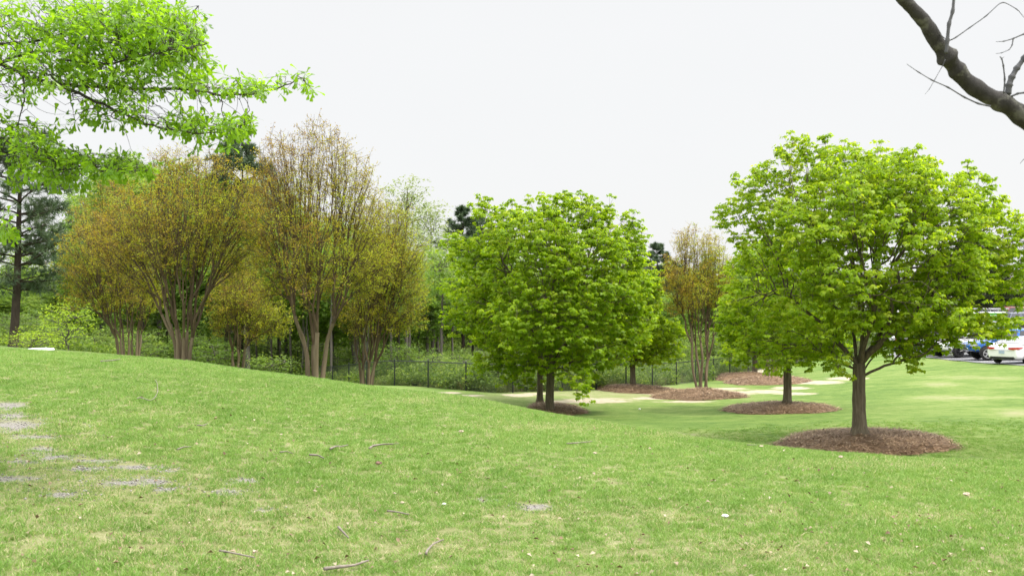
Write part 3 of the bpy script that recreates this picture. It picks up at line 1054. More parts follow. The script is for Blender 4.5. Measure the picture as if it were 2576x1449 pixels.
def build_lot():
    y = np.linspace(40, 92, 80)
    s = np.linspace(0, 1, 40)
    x0 = lot_edge(y)
    X = x0[:, None] + (85 - x0)[:, None] * s[None] ** 1.6
    Y = np.broadcast_to(y[:, None], X.shape)
    Z = gz(X, Y) + .03
    r, c = X.shape
    i = np.arange(r * c).reshape(r, c)
    F = np.stack([i[:-1, :-1], i[:-1, 1:], i[1:, 1:], i[1:, :-1]], -1).reshape(-1, 4)
    m, nt, out = newmat('asphalt')
    pos = N(nt, 'ShaderNodeNewGeometry').outputs['Position']
    f = noise(nt, pos, 30, 4, .7)
    g = noise(nt, pos, .7, 4)
    col = ramp(nt, mth(nt, 'MULTIPLY_ADD', f, .5, mth(nt, 'MULTIPLY', g, .5)), [(.3, (.10, .10, .108)), (.7, (.19, .19, .2))])
    p = N(nt, 'ShaderNodeBsdfPrincipled', Roughness=.8)
    nt.links.new(col, p.inputs['Base Color'])
    nt.links.new(p.outputs[0], out.inputs[0])
    tag(link('parking_lot', mesh_np('parking_lot', np.stack([X, Y, Z], -1).reshape(-1, 3), [F], m, smooth=True)), 'grey asphalt car park', kind='structure')
    # painted stall lines
    lm = plain('lot_paint', (.75, .75, .73), .6)
    mb = MB()
    for k, yy in enumerate(np.arange(52.6, 72, 2.75)):
        xx = np.linspace(float(lot_edge(yy)) + .4, float(lot_edge(yy)) + 5.4, 12)
        for a, b in zip(xx[:-1], xx[1:]):
            q = [(a, yy - .06), (b, yy - .06), (b, yy + .06), (a, yy + .06)]
            mb.quad(*[(px, py, G(px, py) + .045) for px, py in q])
    tag(mb.build('road_marking', lm), 'white painted stall lines', kind='structure')


def build_bed(u0, u1, v_back, v_front, d, mound, name_label, rng, ns, rot=0.0, ry=None, peak=(.1, .1)):
    """pine straw ring: mound and loose needles"""
    x0, x1 = (u0 - CX) / FL * d, (u1 - CX) / FL * d
    bx, rx = (x0 + x1) / 2, (x1 - x0) / 2
    ry = ry or rx * .92
    BEDS.append((bx, d, rx, ry, rot))
    root = empty('pine_straw_bed', (bx, d, G(bx, d)))
    tag(root, name_label, 'mulch bed', 'pine straw beds round the trees on the lawn')
    z0 = G(bx, d)

    def surf(a, r):
        e = 1 + .07 * np.sin(2 * a + 3 * bx) + .06 * np.sin(3 * a + bx) + .045 * np.sin(5 * a + 2 * bx) + .025 * np.sin(9 * a) + .015 * np.sin(17 * a + bx)
        lx, ly = np.cos(a) * r * rx * e, np.sin(a) * r * ry * e
        X, Y = bx + lx * math.cos(rot) - ly * math.sin(rot), d + lx * math.sin(rot) + ly * math.cos(rot)
        h = mound * (1 - np.clip(r, 0, 1) ** 2.1) * (1 + .16 * np.sin(2.3 * X + 1) * np.sin(2.9 * Y)) + .018 * np.sin(9 * X + 3 * np.sin(5 * Y)) * np.sin(8 * Y + 2 * np.sin(6 * X)) + .03 * np.clip((1 - r) * 12, 0, 1)
        return X, Y, gz(X, Y) + h
    a = np.linspace(0, 2 * math.pi, 72, endpoint=False)
    r = np.concatenate([[0.001], np.linspace(.06, 1.0, 22), [1.03]])
    A, Rr = np.meshgrid(a, r)
    X, Y, Z = surf(A, Rr)
    Z[-1] -= .06
    Z[1:-1] += rng.normal(0, .010, Z[1:-1].shape)
    k = len(a)
    i = np.arange(len(r) * k).reshape(len(r), k)
    F = np.stack([i[:-1], np.roll(i, -1, 1)[:-1], np.roll(i, -1, 1)[1:], i[1:]], -1).reshape(-1, 4)
    V = np.stack([X - bx, Y - d, Z - z0], -1).reshape(-1, 3)
    link('mound', mesh_np('mound', V, [F[:, ::-1]], M['straw_base'], smooth=True), root)
    a = rng.uniform(0, 2 * math.pi, ns)
    rr = np.sqrt(rng.random(ns)) * 1.035
    X, Y, Z = surf(a, rr)
    p = np.stack([X - bx, Y - d, Z - z0 + rng.uniform(.005, .05, ns)], -1)
    th = rng.normal(0, .9, ns) + rng.integers(0, 2, ns) * math.pi
    L = rng.uniform(.10, .24, ns)
    dv = np.stack([np.cos(th), np.sin(th), rng.normal(0.02, .16, ns)], -1)
    q = p + dv * L[:, None]
    Xq, Yq = q[:, 0] + bx, q[:, 1] + d
    c, s = math.cos(rot), math.sin(rot)
    rq = np.hypot(((Xq - bx) * c + (Yq - d) * s) / rx, (-(Xq - bx) * s + (Yq - d) * c) / ry)
    base = gz(Xq, Yq) + mound * (1 - np.clip(rq, 0, 1) ** 2.6) - z0
    q[:, 2] = np.maximum(q[:, 2], base + .008)
    mid = (p + q) / 2 + np.stack([np.zeros(ns), np.zeros(ns), rng.uniform(.0, .03, ns)], -1)
    w = rng.uniform(.004, .008, ns)[:, None] * (d / 25) ** .7
    sd = np.stack([-dv[:, 1], dv[:, 0], np.zeros(ns)], -1) * w
    V = np.stack([p - sd, p + sd, mid - sd, mid + sd, q - sd * .5, q + sd * .5], 1).reshape(-1, 3)
    o = np.arange(ns)[:, None] * 6
    me = mesh_np('loose_straw', V, [np.concatenate([o + np.array([[0, 1, 3, 2]]), o + np.array([[2, 3, 5, 4]])])], M['straw'], np.repeat(rng.random(ns), 6))
    tag(link('loose_straw', me, root), kind='stuff')
    return root


def strawmats():
    m, nt, out = newmat('straw')
    c = ramp(nt, attr(nt, 'tint'), [(0, (.085, .046, .026)), (.5, (.20, .122, .062)), (.85, (.32, .21, .12)), (1, (.44, .33, .21))])
    p = N(nt, 'ShaderNodeBsdfPrincipled', Roughness=.7)
    nt.links.new(c, p.inputs['Base Color'])
    nt.links.new(p.outputs[0], out.inputs[0])
    M['straw'] = m
    m, nt, out = newmat('straw_base')
    pos = N(nt, 'ShaderNodeTexCoord').outputs['Object']
    f = noise(nt, pos, 26, 5, .75, (1, .35, 1), 1.5)
    c = ramp(nt, f, [(.3, (.075, .045, .024)), (.55, (.175, .105, .055)), (.75, (.26, .165, .09))])
    p = N(nt, 'ShaderNodeBsdfPrincipled', Roughness=.85)
    nt.links.new(c, p.inputs['Base Color'])
    bp = N(nt, 'ShaderNodeBump', Strength=.8, Distance=.03)
    nt.links.new(f, bp.inputs['Height'])
    nt.links.new(bp.outputs[0], p.inputs['Normal'])
    nt.links.new(p.outputs[0], out.inputs[0])
    M['straw_base'] = m
# ------------------------------------------------------------------ the trees
def LB(ub, vb, d, lst):
    k = d / FL
    out = []
    for l in lst:
        u, v, ru, rv = l[:4]
        y, ry = (l[4], l[5]) if len(l) == 6 else (0.0, max(ru, rv) * k)
        out.append(((u - ub) * k, (vb - v) * k, ru * k, rv * k, y, ry))
    return out


def at(u, d, dz=0.0):
    x = (u - CX) / FL * d
    return np.array([x, d, G(x, d) + dz])


GM = 'maples in straw beds on the lawn'
GC = 'crape myrtles on the lawn'


def build_maples():
    R = np.random.default_rng
    make_maple(at(2160, 25, .22), LB(2160, 1105, 25, [
        (2130, 610, 220, 170, 0, 2.7), (2010, 448, 85, 65), (2110, 436, 110, 62), (2220, 446, 105, 62), (2310, 470, 65, 65), (2250, 560, 120, 100, .6, 1.8),
        (2400, 540, 75, 105), (2475, 580, 55, 85), (2520, 660, 50, 85), (2420, 690, 85, 90), (2510, 560, 30, 40), (2340, 620, 90, 110, -1, 1.2),
        (2550, 630, 45, 75), (2570, 720, 30, 40), (2430, 845, 85, 28), (2350, 740, 120, 60, 0, 1.6), (2510, 845, 22, 16), (2330, 820, 110, 60), (1900, 480, 45, 60), (1880, 560, 55, 45), (1812, 548, 18, 16), (1940, 520, 60, 70),
        (1890, 690, 55, 55), (1870, 790, 55, 60), (1905, 870, 45, 40), (1970, 895, 55, 25), (2050, 800, 165, 70, 0, 2.3), (2260, 790, 140, 70, 0, 2.3),
        (2060, 730, 70, 60, -2.0, .8), (2020, 620, 110, 110, -1.6, 1.0), (2060, 890, 50, 24), (2270, 875, 60, 26), (2390, 875, 45, 16), (2200, 520, 110, 80, -1.4, 1.0), (2440, 470, 30, 32), (1870, 915, 40, 18), (1960, 935, 50, 12), (2080, 935, 45, 14, -.8, .8), (2300, 920, 40, 14), (2535, 770, 30, 30), (2480, 830, 50, 32), (2400, 845, 70, 28), (2535, 840, 18, 22), (2330, 865, 50, 25), *[(2450, 840, 80, 26), (2500, 850, 40, 24), (2380, 845, 70, 34), (2310, 885, 50, 20), (2250, 890, 50, 18), (2340, 880, 40, 20), (2490, 828, 50, 20), (2545, 836, 28, 22)] * 4, (1798, 545, 22, 16), (1840, 590, 35, 45)]),
        2.8, 900, 1.72, .168, R(101), 'largest maple with its low forked trunk, in the nearest straw bed', GM, per=(7, 12), size=.090, spread=.33)
    make_maple(at(1978, 36, .2), LB(1978, 1027, 36, [
        (1970, 760, 110, 130, 0, 2.2), (1880, 850, 60, 50), (1860, 780, 45, 55), (1990, 895, 90, 30), (2080, 850, 75, 55), (1910, 660, 55, 45), (1900, 905, 40, 20), (1840, 800, 30, 55), (1850, 890, 30, 25), (1960, 850, 100, 60, -1.6, .7)]),
        2.2, 340, 1.75, .15, R(102), 'maple half hidden behind the left side of the largest maple', GM, per=(7, 11), size=.105, spread=.42)
    make_maple(at(1384, 36, .05), LB(1384, 1035, 36, [
        (1400, 720, 205, 180, 0, 3.0), (1325, 535, 65, 40), (1420, 530, 60, 40), (1500, 550, 55, 45), (1225, 530, 30, 28), (1245, 600, 65, 55), (1560, 595, 50, 55),
        (1590, 700, 35, 110), (1600, 630, 22, 35), (1195, 640, 50, 45), (1180, 740, 45, 50), (1225, 820, 55, 50), (1290, 885, 75, 40), (1420, 910, 100, 35, 0, 2), (1540, 860, 65, 60),
        (1450, 945, 45, 14, -2, .5), (1315, 925, 32, 18), (1610, 820, 35, 55), (1380, 800, 150, 80, -2.2, .8), (1340, 640, 120, 100, -1.8, 1), (1490, 690, 90, 110, -1.8, 1), (1240, 910, 45, 22), (1300, 950, 30, 14), (1455, 965, 30, 12, -2.4, .4), (1140, 620, 18, 18), (1160, 800, 30, 40)]),
        3.0, 760, 1.65, .16, R(103), 'wide bright green maple nearest the crest of the mound, in the middle', GM, per=(7, 12), size=.112, spread=.44, rt=.008)
    make_maple(at(1358, 39.5, .05), LB(1358, 1028, 39.5, [
        (1340, 720, 150, 150, 0, 2.5), (1205, 760, 50, 80), (1235, 870, 50, 40), (1470, 830, 80, 70), (1160, 640, 20, 30), (1150, 730, 30, 50), (1300, 890, 60, 30)]),
        2.5, 240, 1.8, .13, R(104), 'slim trunked maple tucked just behind the wide bright green maple', GM, per=(7, 11), size=.115, spread=.46, rt=.008)
    make_maple(at(1592, 48, .22), LB(1592, 978, 48, [
        (1600, 820, 65, 75, 0, 2), (1650, 860, 45, 45), (1560, 885, 55, 25), (1640, 905, 45, 18), (1690, 895, 18, 14), (1545, 830, 45, 55), (1600, 720, 55, 50), (1690, 850, 22, 28)]),
        1.9, 320, 1.3, .14, R(105), 'round maple between the wide bright green maple and the slender crape myrtle', GM, per=(7, 8), size=.14, spread=.5, rt=.008)
    make_maple(at(1898, 60, .2), LB(1898, 945, 60, [(1890, 820, 60, 55, 0, 2), (1860, 870, 40, 25), (1930, 860, 40, 30)]),
        1.8, 110, 1.6, .15, R(106), 'farthest small maple, in the rear straw bed beside pale crape stems', GM, per=(7, 8), size=.15, spread=.55, rt=.009)


def build_crapes():
    R = np.random.default_rng
    make_crape(at(795, 26.6), 7.2, LB(795, 955, 26.6, [
        (800, 600, 130, 180, 0, 1.8), (750, 430, 60, 85), (830, 400, 50, 90), (785, 330, 40, 45), (895, 480, 50, 90), (930, 620, 45, 95), (690, 540, 50, 130), (680, 720, 50, 55),
        (920, 720, 50, 45), (700, 400, 35, 65), (870, 400, 30, 55), (655, 640, 32, 80), (720, 350, 15, 35), (650, 470, 20, 50), (960, 560, 24, 70), (640, 740, 20, 30), (930, 440, 25, 50), (625, 600, 20, 70), (970, 660, 24, 60), (665, 400, 20, 60), (760, 690, 110, 50, 1.0, 1.0)]),
        1.7, 840, 4, 1.1, .068, R(201), 'tallest crape myrtle, its bare forked trunks rising from the mound crest before the fence', GC, per=(5, 15))
    make_crape(at(462, 27.6), 6.6, LB(462, 914, 27.6, [
        (470, 560, 110, 140, 0, 1.8), (440, 440, 60, 50), (500, 415, 60, 45), (380, 600, 70, 110), (560, 560, 65, 110), (590, 660, 45, 60), (350, 720, 55, 50), (300, 620, 50, 80), (615, 490, 36, 70), (560, 420, 40, 40), (640, 600, 24, 70), (385, 470, 30, 50), (340, 530, 40, 60), (450, 385, 45, 30), (400, 410, 35, 40), (530, 395, 35, 35), (300, 480, 25, 40), (640, 540, 30, 80), (250, 620, 25, 60),
        (270, 560, 30, 50)]),
        1.8, 800, 7, .8, .052, R(202), 'broad crape myrtle whose fluted stems fan out, under the oak branch tip', GC, per=(5, 15), red=.35)
    make_crape(at(325, 32.5), 5.6, LB(325, 900, 32.5, [
        (300, 640, 90, 90, 0, 1.7), (235, 600, 45, 75), (210, 700, 45, 55), (330, 540, 55, 50), (185, 760, 35, 30), (285, 760, 75, 35), (370, 750, 55, 45), (260, 520, 35, 35), (165, 700, 20, 30), (210, 540, 25, 40), (170, 630, 20, 50), (290, 480, 40, 30)]),
        1.7, 620, 9, .7, .037, R(203), 'low spreading crape myrtle with many thin stems, nearest the sapling', GC, per=(5, 15), red=.3, base=.32)
    make_crape(at(600, 33), 4.6, LB(600, 932, 33, [
        (600, 740, 70, 65, 0, 1.5), (560, 800, 40, 25), (660, 790, 45, 45), (700, 830, 28, 22), (600, 660, 55, 45), (545, 835, 18, 14), (640, 845, 38, 16), (720, 800, 20, 25)]),
        1.5, 420, 6, .65, .042, R(204), 'small crape myrtle in the gap left of the tallest crape myrtle', GC, per=(5, 15), red=.2)
    make_crape(at(922, 30), 5.6, LB(922, 974, 30, [
        (960, 640, 75, 105, 0, 1.5), (1010, 620, 35, 85), (1040, 720, 28, 65), (930, 760, 65, 65), (1000, 800, 50, 30), (880, 795, 30, 25), (965, 510, 40, 40), (1058, 800, 16, 18), (930, 560, 40, 60), (1010, 540, 28, 50), (1055, 640, 20, 60), (1065, 760, 16, 40)]),
        1.5, 620, 7, .75, .046, R(205), 'orange tinged crape myrtle in front of the chain link fence', GC, per=(5, 15), red=.15)
    make_crape(at(1765, 46, .22), 7.8, LB(1765, 985, 46, [
        (1740, 720, 60, 85, 0, 1.5), (1690, 700, 25, 60), (1730, 620, 38, 45), (1790, 640, 38, 55), (1742, 580, 20, 22), (1800, 720, 38, 60), (1700, 780, 25, 25), (1830, 690, 15, 40)]),
        1.4, 460, 5, 1.8, .06, R(206), 'slender crape myrtle standing alone between the maples', GC, per=(5, 15), size=.06, red=.25, base=.2, spread=.4)
    make_crape(at(1938, 54, .2), 6.5, LB(1938, 952, 54, [(1938, 790, 45, 60, 0, 1.3), (1920, 720, 35, 40)]),
        1.2, 120, 4, 1.6, .10, R(207), 'crape myrtle of pale stems standing in the rear straw bed', GC, per=(4, 6), size=.07, red=.2, base=.25, spread=.4)


OAK = [(100, 60, 170, 80), (300, 50, 160, 80), (420, 95, 95, 80), (475, 150, 60, 55), (200, 170, 190, 55), (380, 210, 130, 36), (555, 212, 75, 32), (655, 215, 55, 28), (735, 200, 45, 28), (775, 222, 25, 14),
       (290, 262, 110, 24), (420, 305, 90, 35), (540, 325, 80, 30), (610, 312, 36, 24), (530, 365, 55, 16), (60, 210, 80, 45), (50, 330, 90, 50), (130, 385, 100, 48), (220, 420, 85, 40), (325, 420, 66, 32),
       (170, 450, 60, 20), (10, 570, 40, 34), (50, 595, 18, 14), (-120, 120, 140, 160), (-110, 360, 90, 70), (250, 120, 220, 90), (350, 60, 180, 70)]


def build_oak():
    rng = np.random.default_rng(301)
    root_loc = np.array([-7.2, 8.3, G(-7.2, 8.3)])
    root = tag(empty('oak_tree', root_loc), 'oak with narrow leaves whose branches hang into the upper left corner', 'oak tree')
    ch = []
    trk = trunk_chain(np.array([-7.2, 8.3, root_loc[2] - .2]), np.array([-6.9, 8.2, root_loc[2] + 6.5]), .24, .15, m=14, flare=1.5, bend=.01, rng=rng)
    ch.append(trk)
    limbs = [
        ([(-420, 60), (-150, 120), (0, 158), (60, 192), (150, 215), (300, 222), (480, 225), (560, 240), (640, 236), (700, 224), (760, 196)], .026, 8.2, 8.0),
        ([(150, 215), (220, 245), (290, 280), (345, 302), (400, 322), (510, 337), (600, 330)], .014, 8.05, 7.7),
        ([(-420, -40), (-150, 120), (0, 113), (80, 108), (150, 90), (230, 55), (300, 20), (380, -25), (440, -60)], .018, 8.2, 8.5),
        ([(-420, 260), (-150, 290), (0, 345), (80, 385), (200, 420), (300, 436), (370, 430)], .016, 8.2, 7.6),
        ([(0, 158), (80, 130), (200, 128), (320, 100), (420, 70), (480, 40)], .014, 8.1, 8.7),
        ([(150, 150), (260, 165), (380, 140), (470, 120), (520, 110)], .010, 8.1, 7.4),
        ([(-420, 420), (-200, 500), (-40, 545), (20, 572), (60, 592)], .012, 8.3, 8.0),
        ([(60, 192), (60, 260), (40, 320)], .009, 8.1, 7.8)]
    nodes, ndir, nr = [], [], []
    for pts, r0, d0, d1 in limbs:
        n = len(pts)
        P = np.array([PT(u, v, d) for (u, v), d in zip(pts, np.linspace(d0, d1, n))])
        if pts[0][0] < -300:
            zt = P[0][2] - .5
            f = np.clip((zt - root_loc[2]) / 6.5, 0, 1)
            P = np.vstack([np.array([-7.2 + .3 * f, 8.3 - .1 * f, zt]), P])
            n += 1
        s = np.linspace(0, n - 1, n * 4)
        Q = np.stack([np.interp(s, np.arange(n), P[:, k]) for k in range(3)], -1)
        for _ in range(2): Q[1:-1] = (Q[:-2] + 2 * Q[1:-1] + Q[2:]) / 4
        Q[1:-1] += rng.normal(0, .006, Q[1:-1].shape)
        rad = np.linspace(r0, .004, len(Q)) * (1 + rng.normal(0, .04, len(Q)))
        ch.append((Q, rad))
        T = nrm(np.gradient(Q, axis=0))
        for k in range(3, len(Q)):
            nodes.append(Q[k]); ndir.append(T[k]); nr.append(rad[k])
    nodes, ndir, nr = np.array(nodes), np.array(ndir), np.array(nr)
    L = np.array(OAK + [(330, 415, 70, 34), (220, 410, 80, 40), (120, 395, 100, 45), (300, 300, 60, 22), (470, 320, 80, 30), (590, 320, 50, 22), (620, 212, 60, 26), (200, 300, 60, 20), (60, 440, 60, 26)], float)
    ar = L[:, 2] * L[:, 3]
    N_ = OAK_N
    k = rng.choice(len(L), N_, p=ar / ar.sum())
    a, r = rng.uniform(0, 2 * math.pi, N_), np.sqrt(rng.random(N_))
    u, v = L[k, 0] + np.cos(a) * r * L[k, 2], L[k, 1] + np.sin(a) * r * L[k, 3]
    hole = (((u - 300) / 150) ** 2 + ((v - 345) / 34) ** 2 < 1) | (((u - 95) / 60) ** 2 + ((v - 275) / 30) ** 2 < 1)
    u, v = u[~hole], v[~hole]
    T = np.array([PT(a_, b_, d_) for a_, b_, d_ in zip(u, v, rng.normal(8.0, .42, len(u)))])
    near = np.argmin((((T[:, None] - nodes[None]) * [1, .35, 1.15]) ** 2).sum(-1) + 10 * (nodes[None, :, 0] > T[:, None, 0] + .12) * .06, 1)
    sk = Skel(T, .0024, .38, frac=.4, up=.03, wob=.06, rng=rng, keep=.5)
    for j in np.unique(near):
        idx = np.where(near == j)[0]
        for part in np.array_split(idx[np.argsort(T[idx, 2])], max(1, len(idx) // 7)):
            if len(part): sk.rec(nodes[j], nrm(ndir[j] + rng.normal(0, .3, 3)), part)
    ch += sk.chains
    tips, td = np.array(sk.tips), np.array(sk.tdir)
    per = 7
    m = len(tips) * per
    d = np.repeat(td, per, 0)
    s = rng.random((m, 1)) ** 2
    pos = np.repeat(tips, per, 0) - d * s * .09
    along = nrm(d * .55 + rand_unit(m, rng) * .75 + np.array([0, 0, -.28]))
    up = nrm(np.array([0, 0, 1.0]) + rand_unit(m, rng) * .55)
    tint = np.clip(np.repeat(rng.random(len(tips)), per) * .5 + rng.random(m) * .5, 0, 1)
    V, F, t = leaves(pos, along, up, rng.uniform(.06, .115, m), LEAF_OAK, tint)
    for nm, (V_, F_), mt, tt in (('trunk', tubes(ch, .05), M['oak_bark'], None), ('branch_framework', tubes(ch, 0, .05), M['oak_bark'], None), ('crown', (V, F), M['oak_leaf'], t)):
        link(nm, mesh_np(nm, V_ - root_loc, F_, mt, tt, smooth=(tt is None)), root)


OAK_N = 1950


def build_bare_tree():
    rng = np.random.default_rng(311)
    loc = np.array([3.9, 5.3, G(3.9, 5.3)])
    root = tag(empty('bare_tree', loc), 'leafless tree whose lichen spotted grey limb crosses the upper right corner', 'tree')
    D = 5.0
    big = [(2900, 470), (2740, 400), (2640, 352), (2576, 295), (2530, 262), (2480, 240), (2430, 205), (2400, 168), (2380, 140), (2355, 105), (2330, 60), (2295, 22), (2262, -12), (2200, -70), (2150, -150)]
    P = np.array([PT(u, v, d) for (u, v), d in zip(big, np.linspace(5.25, 4.85, len(big)))])
    P = np.vstack([[3.9, 5.3, P[0][2] - .35], P])
    s = np.linspace(0, len(P) - 1, 150)
    Q = np.stack([np.interp(s, np.arange(len(P)), P[:, k]) for k in range(3)], -1)
    for _ in range(8): Q[1:-1] = (Q[:-2] + 2 * Q[1:-1] + Q[2:]) / 4
    rad = np.interp(s, [0, 1, 4, 6, 8, 10, 12, 15], [.066, .058, .048, .043, .039, .036, .031, .024])
    for c, w, h in ((5.25, .18, .008), (8.85, .3, .016), (7.7, .2, .007), (4.2, .2, .007), (10.6, .25, .004), (6.6, .15, .004)): rad = rad + h * np.exp(-((s - c) / w) ** 2)
    rad = rad * (1 + .035 * np.sin(s * 5.1) + .02 * np.sin(s * 13))
    trk = trunk_chain(np.array([3.9, 5.3, loc[2] - .15]), np.array([3.95, 5.35, loc[2] + 5.0]), .15, .11, m=12, flare=1.4, bend=.01, rng=rng)
    V, F = tubes([trk])
    link('trunk', mesh_np('trunk', V - loc, F, M['bare_bark'], smooth=True), root)
    mb = MB()
    mb.tube(Q - loc, rad, 14)
    limb = mb.build('limb', M['bare_bark'], root, smooth=True)
    tw = [([(2380, 135), (2383, 105), (2387, 60), (2397, 30), (2400, -10), (2404, -60)], .009, .006, 4.92),
          ([(2386, 104), (2402, 97), (2440, 70), (2480, 42), (2521, 3), (2560, 25), (2576, 45)], .0035, .0012, 4.92),
          ([(2386, 104), (2370, 92), (2354, 78)], .002, .001, 4.95),
          ([(2492, 268), (2462, 262), (2425, 245), (2385, 220), (2345, 203), (2310, 182), (2281, 162)], .0045, .0012, 4.9),
          ([(2378, 150), (2372, 165), (2352, 200), (2338, 225), (2327, 238)], .0018, .0008, 4.9),
          ([(2536, 238), (2538, 215), (2545, 195), (2558, 172), (2576, 148), (2610, 95)], .016, .010, 5.1),
          ([(2525, 236), (2528, 200), (2524, 165), (2520, 148), (2515, 143)], .004, .0025, 5.0),
          ([(2520, 148), (2526, 144)], .0025, .001, 5.0),
          ([(2545, 243), (2560, 236), (2576, 234), (2620, 226)], .006, .004, 5.1),
          ([(2640, 70), (2576, 86), (2549, 98), (2525, 105), (2505, 106)], .005, .001, 5.1),
          ([(2549, 98), (2546, 115), (2539, 126), (2520, 134), (2505, 136)], .003, .001, 5.1),
          ([(2620, 395), (2576, 400), (2566, 412)], .003, .001, 5.4)]
    for pts, r0, r1, d in tw:
        n = len(pts)
        P = np.array([PT(u, v, d) for u, v in pts])
        s = np.linspace(0, n - 1, n * 5)
        Q = np.stack([np.interp(s, np.arange(n), P[:, k]) for k in range(3)], -1)
        for _ in range(2): Q[1:-1] = (Q[:-2] + 2 * Q[1:-1] + Q[2:]) / 4
        r = np.linspace(r0, r1, len(Q))
        for k in range(1, n - 1): r = r + r0 * .45 * np.exp(-((s - k) / .12) ** 2)
        mb = MB()
        mb.tube(Q - loc, r, 6)
        mb.build('twig', M['bare_twig'], limb, smooth=True)


def skyline(u):
    return np.interp(u, [-500, -200, 120, 200, 240, 300, 400, 520, 600, 700, 780, 900, 960, 1040, 1120, 1180, 1300, 1500, 1640, 1700, 1800, 1900, 2000, 2100, 2250],
                     [600, 640, 665, 620, 440, 375, 405, 440, 440, 470, 540, 540, 590, 640, 640, 620, 650, 670, 640, 650, 625, 610, 640, 690, 740])


def build_woods():
    R = np.random.default_rng
    rng = R(400)
    o = np.zeros(3)
    protos = {}
    defs = [('wood', 10, 3.0, 2.6, 130, .15), ('wood', 10, 2.6, 3.4, 120, .14), ('wood', 10, 3.4, 2.2, 140, .16), ('wood', 10, 2.3, 1.6, 120, .12), ('wood', 10, 3.2, .7, 150, .12)]
    W = [make_wood_tree(o, H, r, b, n, R(410 + i), M['wood_leaf'], name='broadleaf_tree', rtr=t, per=(8, 9), size=.25, spread=.72) for i, (k, H, r, b, n, t) in enumerate(defs)]
    PL = [make_wood_tree(o, 12, 2.2, 3.0, 120, R(420 + i), M['poplar_leaf'], name='pale_tree', rtr=.13, per=(6, 7), size=.20, spread=.65) for i in range(2)]
    NP = [make_pine(o, 15, 5.5, 3.0, R(430 + i), name='pine_tree', nwh=18, rtr=.17, nl=.42, ntuft=12, nw=2.6) for i in range(2)]
    SH = [make_wood_tree(o, 2.6, 1.4, .3, 70, R(440 + i), M['under_leaf'], name='shrub', rtr=.04, per=(5, 7), size=.12, spread=.36, cat='shrub') for i in range(3)]
    TH = [make_wood_tree(o, 8, 1.5, 4.2, 46, R(460 + i), M['wood_leaf'], name='slender_tree', rtr=.07, per=(6, 7), size=.2, spread=.6) for i in range(3)]
    used = set()

    def put(lst, u, d, vtop, label, group, cat, wide=1.0, Hp=10.0, k=None):
        i = int(rng.integers(0, len(lst))) if k is None else k
        p = lst[i]
        b = at(u, d)
        ztop = EYE + (VH - vtop) / FL * d
        s = max(.35, (ztop - b[2]) / Hp)
        c = p if id(p) not in used else copy_tree(p)
        used.add(id(p))
        c.location = [float(q) for q in b]
        c.rotation_euler = (0, 0, float(rng.uniform(0, 6.28)))
        w = (s ** .55) * wide
        c.scale = (w, w, s)
        tag(c, label, cat, group)
        return c

    BL = 'fresh green broadleaf tree in the wood behind the five crape myrtles'
    BG = 'broadleaf trees of the wood behind the five crape myrtles'
    BL2 = 'fresh green broadleaf tree in the wood behind the maples'
    BG2 = 'broadleaf trees of the wood behind the maples'
    for d, u0, u1, st, dv in ((64, -190, 1180, 92, 70), (76, -180, 1240, 84, 25), (90, -200, 1300, 78, 8), (106, -330, 1300, 70, -2), (118, -330, 1320, 80, 10)):
        for u in np.arange(u0, u1, st):
            uu = u + rng.uniform(-28, 28)
            put(W, uu, d + rng.uniform(-4, 4), skyline(uu) + dv + rng.uniform(-5, 45), BL, BG, 'tree', 1.05, k=4 if d > 100 else None)
    for d, u0, u1, st, dv in ((78, 1260, 2150, 88, 60), (94, 1260, 2200, 80, 15), (110, 1300, 2260, 74, 0)):
        for u in np.arange(u0, u1, st):
            uu = u + rng.uniform(-28, 28)
            dd = d + rng.uniform(-3, 3)
            if (uu - CX) / FL * dd > fence_x(dd) - 1: dd = 98 + rng.uniform(0, 14)
            put(W, uu, dd, skyline(uu) + dv + rng.uniform(-5, 40), BL2, BG2, 'tree', 1.05)
    for i, (u, d, v, lab) in enumerate(((1025, 72, 440, 'tall airy pale green tree rising just right of the crape myrtles'),
                                        (1085, 78, 505, 'pale green tree leaning on the sky between crape myrtles and middle maple'),
                                        (1000, 66, 560, 'lower pale green tree showing behind the orange tinged crape myrtle'),
                                        (1100, 64, 620, 'short silvery green tree close to the left edge of the middle maple'),
                                        (700, 70, 430, 'pale airy tree showing through the top of the tallest crape myrtle'))):
        put(PL, u, d, v, lab, None, 'tree', 1.0, 12.0, i % 2)
    for i, (u, d, v, lab) in enumerate(((605, 74, 318, 'dark pine top above the gap between the two tallest crape myrtles'),
                                        (1165, 92, 520, 'dark pine top left of the wide bright green maple'),
                                        (1215, 96, 545, 'dark pine showing through the upper left of the wide maple'),
                                        (1652, 92, 612, 'dark pine right of the wide maple, behind the slender crape myrtle'),
                                        (1690, 100, 655, 'second dark pine behind the slender crape myrtle'))):
        put(NP, u, d, v, lab, None, 'pine tree', 1.05, 15.0, i % 2)
    for i in range(34):
        u = -150 + i * 39 + rng.uniform(-25, 25)
        d = rng.uniform(53, 66) + (4 if u < 500 else 0)
        yf = np.interp(u, [p[0] for p in FENCE_PX], [p[1] for p in FENCE_PX])
        put(TH, u, max(d, yf + 2), rng.uniform(600, 700), 'slender young tree with a thin bare trunk at the edge of the wood', 'slender young trees at the edge of the wood', 'tree', 1.0, 8.0)
    # low shrubs along the wood's edge
    SL, SG = 'low green shrub in the rough growth beyond the fence', 'shrubs in the rough growth beyond the fence'
